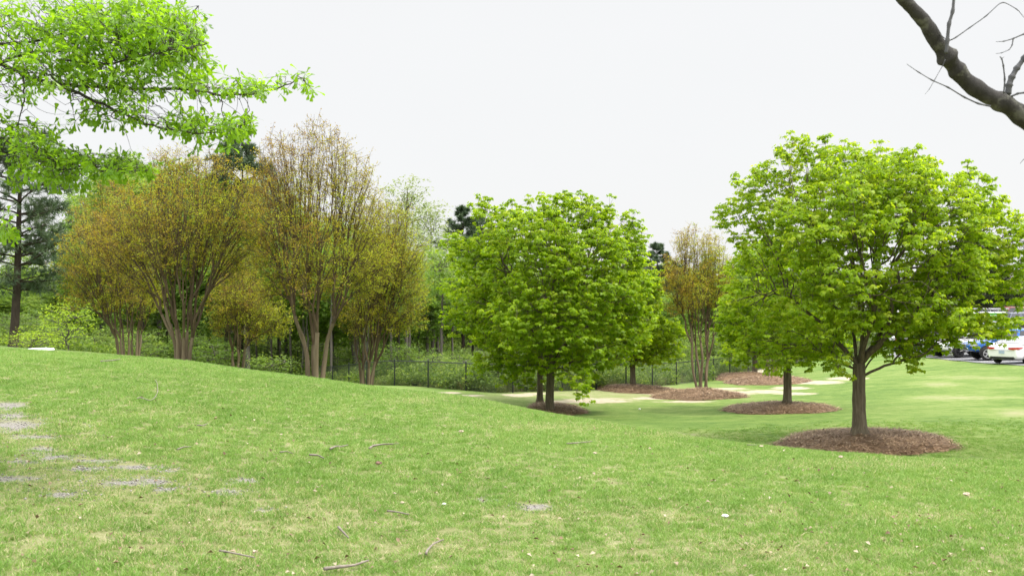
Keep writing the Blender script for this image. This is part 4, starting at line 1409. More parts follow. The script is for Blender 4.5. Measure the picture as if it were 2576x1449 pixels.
    for i in range(46):
        u = -60 + i * 48 + rng.uniform(-20, 20)
        yf = np.interp(u, [p[0] for p in FENCE_PX], [p[1] for p in FENCE_PX])
        if u < 560: yf = 50
        d = yf + rng.uniform(2.5, 13)
        b = at(u, d)
        vt = UV(b[0], b[1], b[2] + rng.uniform(1.0, 2.6))[1]
        if u > 2100: continue
        put(SH, u, d, vt, SL, SG, 'shrub', 1.2, 2.6)
    # dark evergreens behind the car park
    CE = [make_pine(o, 9, .6, 3.2, R(450 + i), name='evergreen_tree', nwh=22, rtr=.16, nl=.42, ntuft=14, mat='cedar_leaf', nw=3.0) for i in range(2)]
    for i, (u, v, d, lab) in enumerate(((2440, 600, 92, 'dark evergreen behind the white service truck'), (2500, 650, 94, 'dark evergreen behind the parked dark vehicles'),
                                        (2350, 680, 95, 'dark evergreen showing through the crown of the largest maple'), (2540, 735, 96, 'short dark evergreen beside the tan building'))):
        put(CE, u, d, v, lab, None, 'evergreen', 1.15, 9.0, i % 2)


def build_left_edge():
    R = np.random.default_rng
    make_pine(at(33, 42), 9.2, 2.4, 3.7, R(500), 'tall pine with a dark leaning trunk at the left end of the crest', None, nwh=15, rtr=.21, nl=.30, ntuft=24, lean=.35, nw=1.3)
    make_wood_tree(at(172, 36), 1.75, .95, .25, 60, R(501), M['sapling_leaf'], 'bright lime green sapling beside the white utility cover', None, 'sapling', (4, 6), .085, rtr=.03, spread=.3, cat='sapling')
    s = make_wood_tree(at(95, 38), .8, .9, .1, 46, R(502), M['sapling_leaf'], 'low yellow green bush between the tall pine and the sapling', None, 'bush', (4, 6), .075, rtr=.03, spread=.26, cat='bush')
    s.scale = (1.3, 1, .8)
    s = make_wood_tree(at(686, 30.0), .62, .5, .06, 40, R(503), M['wood_leaf'], 'low spreading green shrub on the crest left of the tallest crape myrtle', None, 'shrub', (5, 6), .06, rtr=.03, spread=.26, cat='shrub')
    s.scale = (1.25, 1, .8)


def build_undergrowth():
    rng = np.random.default_rng(600)
    protos = []
    for i in range(5):
        n = 300
        r = rand_unit(n, rng)
        pos = r * [.55, .55, .42] * (rng.random((n, 1)) ** .4) + [0, 0, .38]
        al = nrm(r * .6 + rand_unit(n, rng) + [0, 0, .1])
        V, F, t = leaves(pos, al, nrm(rand_unit(n, rng) * .6 + [0, 0, 1]), rng.uniform(.06, .15, n), LEAF_SPRAY, rng.random(n))
        protos.append(mesh_np('clump', V, F, M['under_leaf'], t))
    wm = leafmat('weed', [(0, (.09, .15, .03)), (.45, (.13, .21, .04)), (.65, (.22, .20, .09)), (1, (.34, .28, .17))], .3, 1.1, .6, .2, .3)
    for i in range(4): protos.append(tuft(90, .35, .55, .018, rng, wm, .35))
    P, S, K = [], [], []
    for _ in range(UNDER_N):
        d = rng.uniform(43, 100) if rng.random() < .6 else rng.uniform(43, 66)
        u = rng.uniform(-150, 2250)
        P.append(((u - CX) / FL * d, d))
    P = np.array(P)
    u = rng.uniform(-380, 2050, 620)
    dd = rng.uniform(98, 128, 620)
    FARM = np.stack([(u - CX) / FL * dd, dd], -1)
    FARM = FARM[FARM[:, 0] < fence_x(FARM[:, 1]) - 4]
    # a dense rough strip right behind the fence
    s = rng.uniform(0, 1, 1500)
    k = np.interp(s, [0, 1], [0, len(FENCE) - 1.6])
    fx = np.stack([np.interp(k, np.arange(len(FENCE)), FENCE[:, j]) for j in range(2)], -1)
    Q = fx + np.stack([rng.normal(0, .5, 1500), .35 + np.abs(rng.normal(0, 2.2, 1500))], -1)
    P = np.vstack([P, Q])
    x, y = P.T
    ok = woods_mask(x, y) > .9
    ok &= x < fence_x(y) - .3 + 100 * (y < 44)
    strip = np.arange(len(P)) >= UNDER_N
    x, y, strip = x[ok], y[ok], strip[ok]
    nf = len(FARM)
    x, y, strip = np.concatenate([x, FARM[:, 0]]), np.concatenate([y, FARM[:, 1]]), np.concatenate([strip, np.zeros(nf, bool)])
    n = len(x)
    pick = np.where(strip & (rng.random(n) < .62), rng.integers(5, 9, n), rng.integers(0, 5, n))
    sc = np.where(strip, rng.uniform(.4, .95, n), rng.uniform(.6, 1.5, n))
    sc[-nf:] = rng.uniform(3.0, 6.5, nf)
    instancer('undergrowth', np.stack([x, y, gz(x, y) - .05], -1), np.stack([rng.normal(0, .15, n), rng.normal(0, .15, n), rng.uniform(0, 6.28, n)], -1), sc, protos,
              'tangle of weeds, brambles and low leaves beyond the fence', pick=pick)


UNDER_N = 2600
# ------------------------------------------------------------------ fence
def fence(name, pts, label, h, post_r, step, mat, mesh=True, cell=.075, wire=.0022):
    pts = np.array(pts, float)
    seg = np.concatenate([[0], np.cumsum(np.hypot(*np.diff(pts, axis=0).T))])
    L = seg[-1]
    f = lambda s: np.stack([np.interp(s, seg, pts[:, 0]), np.interp(s, seg, pts[:, 1])], -1)
    n = max(2, int(round(L / step)))
    S = np.linspace(0, L, n + 1)
    b = f(S)
    o = np.array([b[0][0], b[0][1], G(*b[0])])
    root = tag(empty(name, o), label, 'fence')
    top = []
    for p in b:
        z = G(*p)
        mb = MB()
        mb.tube(np.array([(p[0], p[1], z - .25), (p[0], p[1], z + h + .03)]) - o, post_r, 8)
        mb.lathe([(post_r * 1.25, h + .03), (post_r * 1.25, h + .05), (.001, h + .09)], 8, loc=(p[0] - o[0], p[1] - o[1], z - o[2]))
        mb.build('post', mat, root)
        top.append((p[0], p[1], z + h - .02))
    mb = MB()
    mb.tube(np.array(top) - o, post_r * .75, 6)
    mb.build('top_rail', mat, root)
    if mesh:
        zs = gz(b[:, 0], b[:, 1])
        k = np.arange(-h, L, cell)
        ch = []
        for sg in (1, -1):
            s0 = k if sg > 0 else k + h
            s1 = s0 + sg * h
            t0 = np.clip(np.where(sg > 0, -s0 / h, (s0 - L) / h), 0, 1) if True else 0
            a0 = np.clip(s0, 0, L)
            a1 = np.clip(s1, 0, L)
            z0 = np.abs(a0 - s0) / h
            z1 = np.abs(a1 - s0) / h
            A, B = f(a0), f(a1)
            ga, gb = np.interp(a0, S, zs), np.interp(a1, S, zs)
            for q in range(len(k)):
                if abs(a1[q] - a0[q]) < .02: continue
                ch.append((np.array([(A[q, 0], A[q, 1], ga[q] + .03 + z0[q] * (h - .05)), (B[q, 0], B[q, 1], gb[q] + .03 + z1[q] * (h - .05))]) - o, np.array([wire, wire])))
        V, F = tubes(ch)
        link('wire_mesh', mesh_np('wire_mesh', V, F, M['fence_wire']), root)
    return root


def build_fences():
    M['fence_black'] = plain('fence_black', (.018, .022, .022), .45, 0.2, .5)
    M['fence_wire'] = plain('fence_wire', (.05, .055, .052), .5, .2, .5)
    fence('chain_link_fence', FENCE[1:], 'black chain link fence along the edge of the lawn', 1.22, .032, 2.75, M['fence_black'], True, .09, .0026)
    far = [((u - CX) / FL * d, d) for u, d in ((600, 70), (760, 66), (950, 60), (1180, 58), (1300, 60), (1420, 66))]
    fence('chain_link_fence', far, 'second black fence standing farther back in the weeds', 1.5, .03, 3.0, M['fence_black'], True, .2, .002)


# ------------------------------------------------------------------ cars
def loft(stations, hump=.03):
    """stations: x, zlow, ztop, halfwidth -> closed shell with rounded shoulders"""
    prof = [(.0, 0, 0), (.80, 0, 0), (.955, .10, 0), (1.0, .32, 0), (1.0, .60, 0), (.975, .82, 0), (.93, .945, 0), (.80, 1.0, 0), (.4, 1.0, .7), (.0, 1.0, 1.0)]
    V = []
    for x, zl, zt, w in stations:
        half = [(w * a, zl + (zt - zl) * b + hump * c) for a, b, c in prof]
        ring = half + [(-p, q) for p, q in reversed(half[1:-1])]
        V += [(x, p, q) for p, q in ring]
    n = len(prof) * 2 - 2
    F = []
    for k in range(len(stations) - 1):
        for i in range(n):
            j = (i + 1) % n
            F.append((k * n + i, k * n + n + i, k * n + n + j, k * n + j))
    F.append(tuple(range(n)))
    F.append(tuple(range((len(stations) - 1) * n + n - 1, (len(stations) - 1) * n - 1, -1)))
    return V, F


CARS = {
    'sedan': dict(L=4.85, wr=.33, axle=(-1.38, 1.42), w=.91,
                  body=[(-2.42, .42, .80, .74), (-2.38, .30, 1.00, .83), (-2.25, .25, 1.09, .87), (-1.9, .22, 1.10, .90), (-1.2, .20, 1.02, .91), (0, .19, .97, .91), (1.0, .19, .95, .91), (1.7, .2, .86, .90), (2.15, .24, .76, .86), (2.36, .30, .66, .78), (2.42, .38, .56, .66)],
                  cab=[(-2.0, 1.08), (-1.05, 1.44), (.15, 1.46), (1.2, .95)], wb=.84, wt=.62, div=(.0, .36, .66)),
    'suv': dict(L=4.8, wr=.39, axle=(-1.40, 1.42), w=.96,
                body=[(-2.38, .50, 1.02, .84), (-2.33, .42, 1.16, .90), (-2.1, .38, 1.20, .94), (-1.2, .34, 1.16, .96), (0, .33, 1.14, .96), (1.1, .34, 1.13, .96), (1.75, .36, 1.09, .95), (2.2, .42, 1.00, .90), (2.36, .50, .90, .82), (2.41, .58, .80, .72)],
                cab=[(-2.28, 1.17), (-1.98, 1.74), (.25, 1.80), (1.08, 1.12)], wb=.88, wt=.70, div=(.0, .30, .64)),
    'pickup': dict(L=5.7, wr=.40, axle=(-1.85, 1.75), w=.99,
                   body=[(-2.84, .62, 1.10, .92), (-2.78, .56, 1.22, .97), (-2.0, .5, 1.24, .98), (-.7, .45, 1.24, .99), (.2, .42, 1.20, .99), (1.2, .42, 1.18, .99), (1.9, .44, 1.14, .98), (2.5, .50, 1.08, .95), (2.74, .56, .98, .90), (2.80, .62, .88, .82)],
                   cab=[(-1.0, 1.22), (-.80, 1.83), (.75, 1.86), (1.5, 1.18)], wb=.90, wt=.72, div=(.0, .42)),
}


def car(kind, loc, yaw, paint, label, rear_detail=True, cladding=False, chrome=False, rim='rim', group='vehicles in the car park'):
    S = CARS[kind]
    root = tag(empty('parked_car' if kind != 'pickup' else 'pickup_truck', loc, yaw), label, 'car' if kind != 'pickup' else 'pickup truck', group)
    V, F = loft(S['body'])
    mb = MB()
    mb.add(V, F)
    body = mb.build('body', paint, root, smooth=True)
    sd = body.modifiers.new('smooth', 'SUBSURF')
    sd.levels = sd.render_levels = 2
    # cabin shell: four side points, pinched in towards the roof
    c = S['cab']
    wb, wt = S['wb'], S['wt']
    W_ = [wb, wt, wt, wb]
    ring = lambda sg, k=0.0: [np.array([x, sg * (w + k), z]) for (x, z), w in zip(c, W_)]
    A, B = ring(-1), ring(1)
    mb = MB()
    nseg = 7
    prof = []
    pth = [A[0], A[1], A[2], A[3]]
    # rounded roof section across the car
    rows = []
    for k in range(4):
        row = []
        for j in range(nseg):
            s = -1 + 2 * j / (nseg - 1)
            p = np.array([c[k][0], W_[k] * s, c[k][1] + (.055 * (1 - s * s) if k in (1, 2) else 0)])
            row.append(p)
        rows.append(row)
    vv = [p for r in rows for p in r]
    ff = []
    for k in range(3):
        for j in range(nseg - 1):
            ff.append((k * nseg + j, k * nseg + j + 1, k * nseg + nseg + j + 1, k * nseg + nseg + j))
    ff.append(tuple(k * nseg for k in range(4)))
    ff.append(tuple(k * nseg + nseg - 1 for k in (3, 2, 1, 0)))
    mb.add(vv, ff)
    cab = mb.build('cabin', paint, root)
    bv = cab.modifiers.new('round', 'BEVEL')
    bv.width, bv.segments, bv.limit_method = .05, 3, 'ANGLE'
    gl = M['car_glass']
    # side windows
    for sg in (-1, 1):
        lo0, lo1 = np.array([c[0][0], sg * wb, c[0][1]]), np.array([c[3][0], sg * wb, c[3][1]])
        hi0, hi1 = np.array([c[1][0], sg * wt, c[1][1]]), np.array([c[2][0], sg * wt, c[2][1]])
        off = np.array([0, sg * .012, .004])
        P = lambda s, t: (lo0 + (lo1 - lo0) * s) * (1 - t) + (hi0 + (hi1 - hi0) * s) * t + off
        dv = list(S['div']) + [1.0]
        for a, b in zip(dv[:-1], dv[1:]):
            mb = MB()
            q = [P(a + .045, .10), P(b - .035, .10), P(b - .035, .86), P(a + .045, .86)]
            mb.quad(*(q if sg < 0 else q[::-1]))
            mb.build('side_window', gl, cab)
    for nm, k0, k1, dx in (('rear_window', 0, 1, -.012), ('windscreen', 3, 2, .012)):
        mb = MB()
        q = []
        lo, hi = np.array([c[k0][0], 0, c[k0][1]]), np.array([c[k1][0], 0, c[k1][1] + .03])
        rws = []
        for t in (.10, .5, .88):
            p = lo + (hi - lo) * t
            w = (W_[k0] * (1 - t) + W_[k1] * t) - .09
            rws.append([(p[0] + dx * 2.2, w * s, p[2] + .03 * (1 - s * s) * t + .012) for s in (-1, -.5, 0, .5, 1)])
        vv = [p for r in rws for p in r]
        mb.add(vv, [(k * 5 + j, k * 5 + j + 1, k * 5 + 6 + j, k * 5 + 5 + j) for k in range(2) for j in range(4)])
        mb.build(nm, gl, cab)
    # wheels
    wr = S['wr']
    for ax in S['axle']:
        for sg in (-1, 1):
            yy = sg * (S['w'] - .10)
            mb = MB()
            n = 26
            aa = np.linspace(math.radians(-8), math.radians(188), n)
            ro = wr + .085
            vv = [(ax, sg * (S['w'] + .006), wr + .02)] + [(ax + math.cos(t) * ro, sg * (S['w'] + .006), wr + .02 + math.sin(t) * ro) for t in aa]
            mb.add(vv, [((0, i, i + 1) if sg < 0 else (0, i + 1, i)) for i in range(1, n)])
            mb.build('wheel_arch', M['car_black'], root)
            mb = MB()
            w2 = .115
            mb.lathe([(wr * .62, -w2), (wr * .93, -w2 * 1.02), (wr, -w2 * .7), (wr, w2 * .7), (wr * .93, w2 * 1.02), (wr * .62, w2)], 28, 'y', (ax, yy + sg * .03, wr))
            tyre = mb.build('wheel', M['tyre'], root, smooth=True)
            mb = MB()
            y0 = yy + sg * (.03 + w2 * .9)
            rr = wr * .66
            mb.lathe([(rr, -.05 * sg), (rr, .012 * sg), (rr * .88, .012 * sg), (rr * .86, -.05 * sg)], 28, 'y', (ax, y0, wr))
            for k in range(5):
                t = k * 2 * math.pi / 5 + .3
                for e in (-.11, .11):
                    p0 = np.array([ax + math.cos(t + e * 2) * .05, y0 + sg * .006, wr + math.sin(t + e * 2) * .05])
                    p1 = np.array([ax + math.cos(t + e) * rr * .9, y0 + sg * .004, wr + math.sin(t + e) * rr * .9])
                    mb.tube([p0, (p0 + p1) / 2, p1], [.026, .022, .026], 5)
            mb.lathe([(.001, .02 * sg), (.06, .018 * sg), (.065, -.03 * sg)], 14, 'y', (ax, y0, wr))
            mb.build('rim', M[rim], tyre)
            mb = MB()
            mb.lathe([(.001, -.045 * sg), (rr * .9, -.045 * sg)], 20, 'y', (ax, y0, wr))
            mb.build('brake_disc', M['car_black'], tyre)
    L2 = S['body'][-1][0]
    R2 = S['body'][0][0]
    zt_f, zt_r = S['body'][-3][2], S['body'][1][2]
    # lamps follow the corner of the shell
    for sg in (-1, 1):
        w = S['body'][-3][3]
        mb = MB()
        z = zt_f - .17
        pts = [(L2 - .06, sg * w * .58), (L2 - .075, sg * w * .80), (L2 - .22, sg * (w + .0)), (L2 - .55, sg * (w + .055))]
        hs = (.07, .085, .10, .035)
        vv = []
        for (x, y), h in zip(pts, hs): vv += [(x + .05, y * 1.02, z - h), (x + .03, y * 1.015, z + h)]
        mb.add(vv, [(0, 2, 3, 1), (2, 4, 5, 3), (4, 6, 7, 5)] if sg > 0 else [(1, 3, 2, 0), (3, 5, 4, 2), (5, 7, 6, 4)])
        hl = mb.build('headlight', M['lamp_clear'], root)
        so = hl.modifiers.new('thick', 'SOLIDIFY')
        so.thickness = .05
        mb = MB()
        w = S['body'][1][3]
        z = zt_r - (.12 if kind == 'sedan' else .22)
        if kind == 'sedan':
            pts = [(R2 - .03, sg * w * .50), (R2 - .02, sg * w * .80), (R2 + .16, sg * (w + .055)), (R2 + .55, sg * (w + .085))]
            hs = ((-.055, .03), (-.075, .045), (-.06, .06), (.03, .055))
        else:
            pts = [(R2 - .03, sg * w * .74), (R2 - .02, sg * w * .90), (R2 + .12, sg * (w + .04)), (R2 + .26, sg * (w + .055))]
            hs = ((-.16, .15), (-.18, .17), (-.18, .17), (-.14, .14))
        vv = []
        for (x, y), (a, b) in zip(pts, hs): vv += [(x - .015, y, z + a), (x - .015, y, z + b)]
        mb.add(vv, [(1, 3, 2, 0), (3, 5, 4, 2), (5, 7, 6, 4)] if sg > 0 else [(0, 2, 3, 1), (2, 4, 5, 3), (4, 6, 7, 5)])
        tl = mb.build('tail_light', M['lamp_red'], root)
        so = tl.modifiers.new('thick', 'SOLIDIFY')
        so.thickness = .05
        so.offset = 0
        # door mirror
        mb = MB()
        mb.box((c[3][0] - .28, sg * (S['w'] + .09), c[3][1] + .10), (.12, .2, .14), bev=.03)
        mb.build('door_mirror', paint if not chrome else M['chrome'], root)
    # front: grille, intake, fog lamps
    w = S['body'][-1][3]
    mb = MB()
    mb.box((L2 + .005, 0, zt_f - .24), (.06, w * 1.05, .24 if kind != 'sedan' else .14), bev=.02)
    for k in range(3 if chrome else 1): mb.box((L2 + .035, 0, zt_f - .31 + k * .075), (.03, w * 1.02, .018), bev=.004)
    mb.build('grille', M['chrome'] if chrome else M['car_black'], root)
    mb = MB()
    zl = S['body'][-2][1]
    mb.box((L2 - .03, 0, zl + .09), (.09, w * 1.75, .15), bev=.03)
    mb.build('front_bumper', M['chrome'] if chrome else M['car_black'], root)
    for sg in (-1, 1):
        mb = MB()
        mb.box((L2 - .10, sg * w * 1.02, zl + .22), (.10, .24, .10), bev=.02)
        fl = mb.build('fog_lamp', M['car_black'], root)
    # rear: lower valance, bumper step, plate
    w = S['body'][0][3]
    mb = MB()
    mb.box((R2 + .08, 0, S['body'][1][1] + .06), (.16, w * 1.9, .16), bev=.04)
    mb.build('rear_bumper', M['car_black'] if not chrome else M['chrome'], root)
    mb = MB()
    mb.box((R2 - .012, 0, zt_r - (.34 if kind == 'sedan' else .40)), (.02, .32, .16), bev=.004)
    mb.build('number_plate', M['plate'], root)
    if kind == 'sedan':
        mb = MB()
        mb.box((R2 - .005, 0, zt_r - .22), (.03, 1.0, .03), bev=.008)
        mb.build('boot_trim', M['chrome'], root)
    if cladding:
        mb = MB()
        for sg in (-1, 1): mb.box((0, sg * (S['w'] - .01), S['body'][4][1] + .06), (1.9, .06, .14), bev=.02)
        mb.build('sill_cladding', M['car_black'], root)
    # roof rails on the tall cars
    if kind == 'suv':
        for sg in (-1, 1):
            mb = MB()
            mb.tube([(c[1][0] + .15, sg * (wt - .06), c[1][1] + .03), (c[1][0] + .3, sg * (wt - .06), c[1][1] + .10), (c[2][0] - .4, sg * (wt - .06), c[2][1] + .08), (c[2][0] - .2, sg * (wt - .06), c[2][1] + .02)], .018, 6)
            mb.build('roof_rail', M['car_black'], root)
    if kind == 'pickup':
        mb = MB()
        mb.box((-1.9, 0, 1.262), (1.62, 1.62, .03))
        mb.build('bed_cover', M['car_black'], root)
    # door seams
    mb = MB()
    for x in (S['cab'][0][0] + .9, .05, 1.0):
        for sg in (-1, 1): mb.box((x, sg * (S['w'] + .001), .72 if kind == 'sedan' else .82), (.012, .012, .42))
    mb.build('door_seam', M['car_black'], root)
    return root


def carpaint(name, col, metal=.0): return plain(name, col, .28, metal, .5, .9, .03, 2.0)


def build_cars():
    M['car_glass'] = plain('car_glass', (.015, .018, .022), .06, 0, .9, .6, .1)
    M['car_black'] = plain('car_black', (.014, .014, .015), .55)
    M['tyre'] = plain('tyre', (.022, .021, .021), .8, 0, .3)
    M['rim'] = plain('rim', (.62, .62, .62), .3, .7)
    M['dark_rim'] = plain('dark_rim', (.03, .03, .03), .35, .5)
    M['chrome'] = plain('chrome', (.7, .7, .72), .12, 1.0)
    M['lamp_clear'] = plain('lamp_clear', (.45, .46, .48), .08, .3, .8, 1.0, .3, 20)
    M['lamp_red'] = plain('lamp_red', (.42, .006, .012), .12, 0, .7, 1.0)
    M['plate'] = plain('plate', (.35, .42, .55), .5, vary=.25, scale=14)
    white = carpaint('white_paint', (.78, .78, .78))
    blue = carpaint('blue_paint', (.012, .11, .42), .15)
    silver = carpaint('silver_paint', (.50, .51, .53), .3)
    black = carpaint('black_paint', (.012, .012, .014))
    grey = carpaint('slate_paint', (.07, .08, .11), .3)
    maroon = carpaint('maroon_paint', (.22, .035, .03), .2)

    def spot(u, d): return at(u, d, .03)

    def nose(u, d, L, yaw, front):
        # put the named end of the car at picture column u
        x = (u - CX) / FL * d
        f = np.array([math.cos(yaw), math.sin(yaw)])
        c = np.array([x, d]) - f * (L / 2 if front else -L / 2)
        return np.array([c[0], c[1], G(c[0], c[1]) + .03])
    W_ = math.pi
    car('sedan', nose(2518, 54.6, 4.85, math.radians(33), False), math.radians(33), white, 'white saloon with red wraparound tail light at the right picture edge')
    car('pickup', nose(2421, 60.2, 5.7, W_ - .14, True), W_ - .14, blue, 'blue pickup truck with chrome nose and bright alloy wheels', chrome=True)
    car('suv', nose(2352, 63.2, 4.8, W_ + .25, True), W_ + .25, white, 'white off-roader nosing out left of the blue pickup', rim='dark_rim')
    car('suv', nose(2306, 66.4, 4.8, W_ - .1, True), W_ - .1, silver, 'silver off-roader with black cladding left of the white off-roader', cladding=True, rim='dark_rim')
    car('suv', nose(2268, 69.6, 4.8, .15, False), .15, black, 'black estate car showing its red tail light behind maple leaves')
    car('suv', spot(2600, 77), -.05, grey, 'slate blue off-roader with long side windows in the second row')
    car('pickup', spot(2497, 83), W_ / 2 + .9, black, 'dark pickup cab seen over the slate blue off-roader')
    car('suv', spot(2535, 89), W_ / 2 + .7, maroon, 'maroon off-roader with only its roof showing, farthest row')
    car('sedan', spot(2310, 78), W_, white, 'white saloon in the second row seen through the largest maple')
    # service truck with a box body, green side panel and a ladder rack
    loc = spot(2432, 80)
    loc[2] += .25
    root = tag(empty('service_truck', loc, W_ - .12), 'white service truck with green lettered side panel and roof rack', 'service truck', 'vehicles in the car park')
    mb = MB()
    mb.add(*loft([(1.2, .5, 1.2, .98), (2.0, .5, 1.18, .98), (2.7, .5, 1.1, .96), (3.2, .55, 1.0, .92), (3.3, .6, .9, .84)]))
    mb.build('bonnet', white, root, smooth=True)
    mb = MB()
    mb.box((.9, 0, 1.2), (1.7, 1.96, 1.35), bev=.12)
    mb.build('cab', white, root)
    for sg in (-1, 1):
        mb = MB()
        mb.box((1.0, sg * .985, 1.5), (.95, .03, .5), bev=.01)
        mb.build('side_window', M['car_glass'], root)
    mb = MB()
    mb.box((1.78, 0, 1.5), (.05, 1.6, .52), bev=.01)
    mb.build('windscreen', M['car_glass'], root)
    mb = MB()
    mb.box((-1.45, 0, 1.15), (3.0, 2.04, 1.25), bev=.04)
    mb.box((-1.45, 0, .5), (3.0, 1.9, .14), bev=.03)
    mb.build('box_body', white, root)
    gp = plain('green_panel', (.07, .32, .02), .4, vary=.08)
    for sg in (-1, 1):
        mb = MB()
        mb.box((-1.45, sg * 1.026, 1.40), (2.2, .012, .62))
        pn = mb.build('green_panel', gp, root)
        mb = MB()
        mb.lathe([(.001, .008 * sg), (.11, .008 * sg), (.11, -.008 * sg)], 16, 'y', (-.62 if sg < 0 else -2.28, sg * 1.036, 1.5))
        for k in range(6):
            x = (-.88 - k * .2) if sg < 0 else (-2.02 + k * .2)
            for q in ((-.05, .11), (.05, .11)): mb.box((x + q[0], sg * 1.036, 1.5), (.025, .01, q[1]))
            if k % 2: mb.box((x, sg * 1.036, 1.545), (.12, .01, .025))
            else: mb.box((x, sg * 1.036, 1.50), (.12, .01, .025))
        mb.build('lettering', white, pn)
    mb = MB()
    for x in (-2.7, -1.5, -.3, 1.1):
        mb.tube([(x, -.9, 1.78), (x, -.9, 2.05), (x, .9, 2.05), (x, .9, 1.78)], .025, 6)
    for y in (-.9, .9): mb.tube([(-2.9, y, 2.05), (1.3, y, 2.05)], .025, 6)
    mb.build('roof_rack', M['chrome'], root)
    for ax in (-1.9, 2.2):
        for sg in (-1, 1):
            mb = MB()
            mb.lathe([(.02, -.12), (.38, -.12), (.41, -.07), (.41, .07), (.38, .12), (.02, .12)], 22, 'y', (ax, sg * .86, .16))
            mb.build('wheel', M['tyre'], root, smooth=True)


def build_building():
    tan = plain('tan_render', (.40, .34, .27), .9, vary=.07, scale=1.2)
    roofm = barkmat('shingle_roof', [(.3, (.10, .09, .085)), (.7, (.19, .17, .16))], 5, (1, 1, 1), .3)
    wh = plain('fascia_white', (.75, .74, .72), .6)
    x0, y0 = 59.4, 112.0
    z0 = G(x0, y0) - .3
    zt = EYE + (VH - 705) / FL * y0 - z0
    root = tag(empty('office_building', (x0, y0, z0)), 'tan single storey building with white fascia beyond the cars', 'building')
    mb = MB()
    mb.box((14, 7, zt / 2), (28, 14, zt))
    mb.build('wall', tan, root)
    mb = MB()
    mb.box((14, 7, zt + .16), (30.4, 16.4, .32), bev=.03)
    mb.build('fascia', wh, root)
    mb = MB()
    e = zt + .325
    v = [(-1.3, -1.3, e), (29.3, -1.3, e), (29.3, 15.3, e), (-1.3, 15.3, e), (6.5, 7, e + 2.6), (21.5, 7, e + 2.6)]
    mb.add(v, [(0, 1, 5, 4), (1, 2, 5), (2, 3, 4, 5), (3, 0, 4), (3, 2, 1, 0)])
    mb.build('roof', roofm, root)
    for k in range(5):
        mb = MB()
        mb.box((3 + k * 5, -.03, 1.9), (1.9, .1, 1.5), bev=.02)
        f = mb.build('window', wh, root)
        mb = MB()
        mb.box((3 + k * 5, -.075, 1.9), (1.7, .02, 1.3))
        mb.build('pane', M['car_glass'], f)


# ------------------------------------------------------------------ small things on the lawn
STICKS = [([(345, 1009), (352, 1005), (362, 1011), (378, 1016), (390, 1008), (397, 992), (396, 972), (391, 960)], .008, 'curled bare vine lying near the top of the mound'),
          ([(830, 1139), (845, 1132), (860, 1131), (875, 1129)], .011, 'bent pale stick below the tallest crape myrtle'),
          ([(929, 1136), (940, 1130), (965, 1127), (988, 1127)], .013, 'forked grey stick right of the bent pale stick'),
          ([(778, 1155), (800, 1156), (815, 1161)], .012, 'dark short stick under the bent pale stick'),
          ([(704, 1146), (720, 1147), (737, 1152)], .008, 'thin dark twig left of the dark short stick'),
          ([(446, 1139), (462, 1135), (481, 1134)], .008, 'thin twig on the open slope above the gravel streaks'),
          ([(851, 1341), (862, 1352), (877, 1369)], .010, 'thin brown stick slanting in the worn grass'),
          ([(815, 1447), (850, 1446), (890, 1438), (927, 1430)], .013, 'longest stick, lying at the lower picture edge'),
          ([(1072, 1412), (1075, 1396), (1090, 1382), (1116, 1371)], .010, 'curved grey twig right of the longest stick'),
          ([(975, 1296), (1000, 1300), (1029, 1306)], .009, 'straight dark twig in the middle of the near grass'),
          ([(552, 1402), (590, 1410), (641, 1419)], .008, 'thin twig in leaf litter near the lower left'),
          ([(1426, 1122), (1455, 1120), (1490, 1117)], .010, 'pale stick on the slope below the middle maple'),
          ([(496, 1077), (510, 1079), (522, 1074)], .009, 'tiny pale stick in the middle of the mound'),
          ([(253, 914), (280, 912), (303, 908)], .014, 'pale branch piece close to the crest near the white cover'),
          ([(1880, 1124), (1905, 1125), (1935, 1122)], .007, 'thin dead twig on the crest left of the nearest straw bed')]


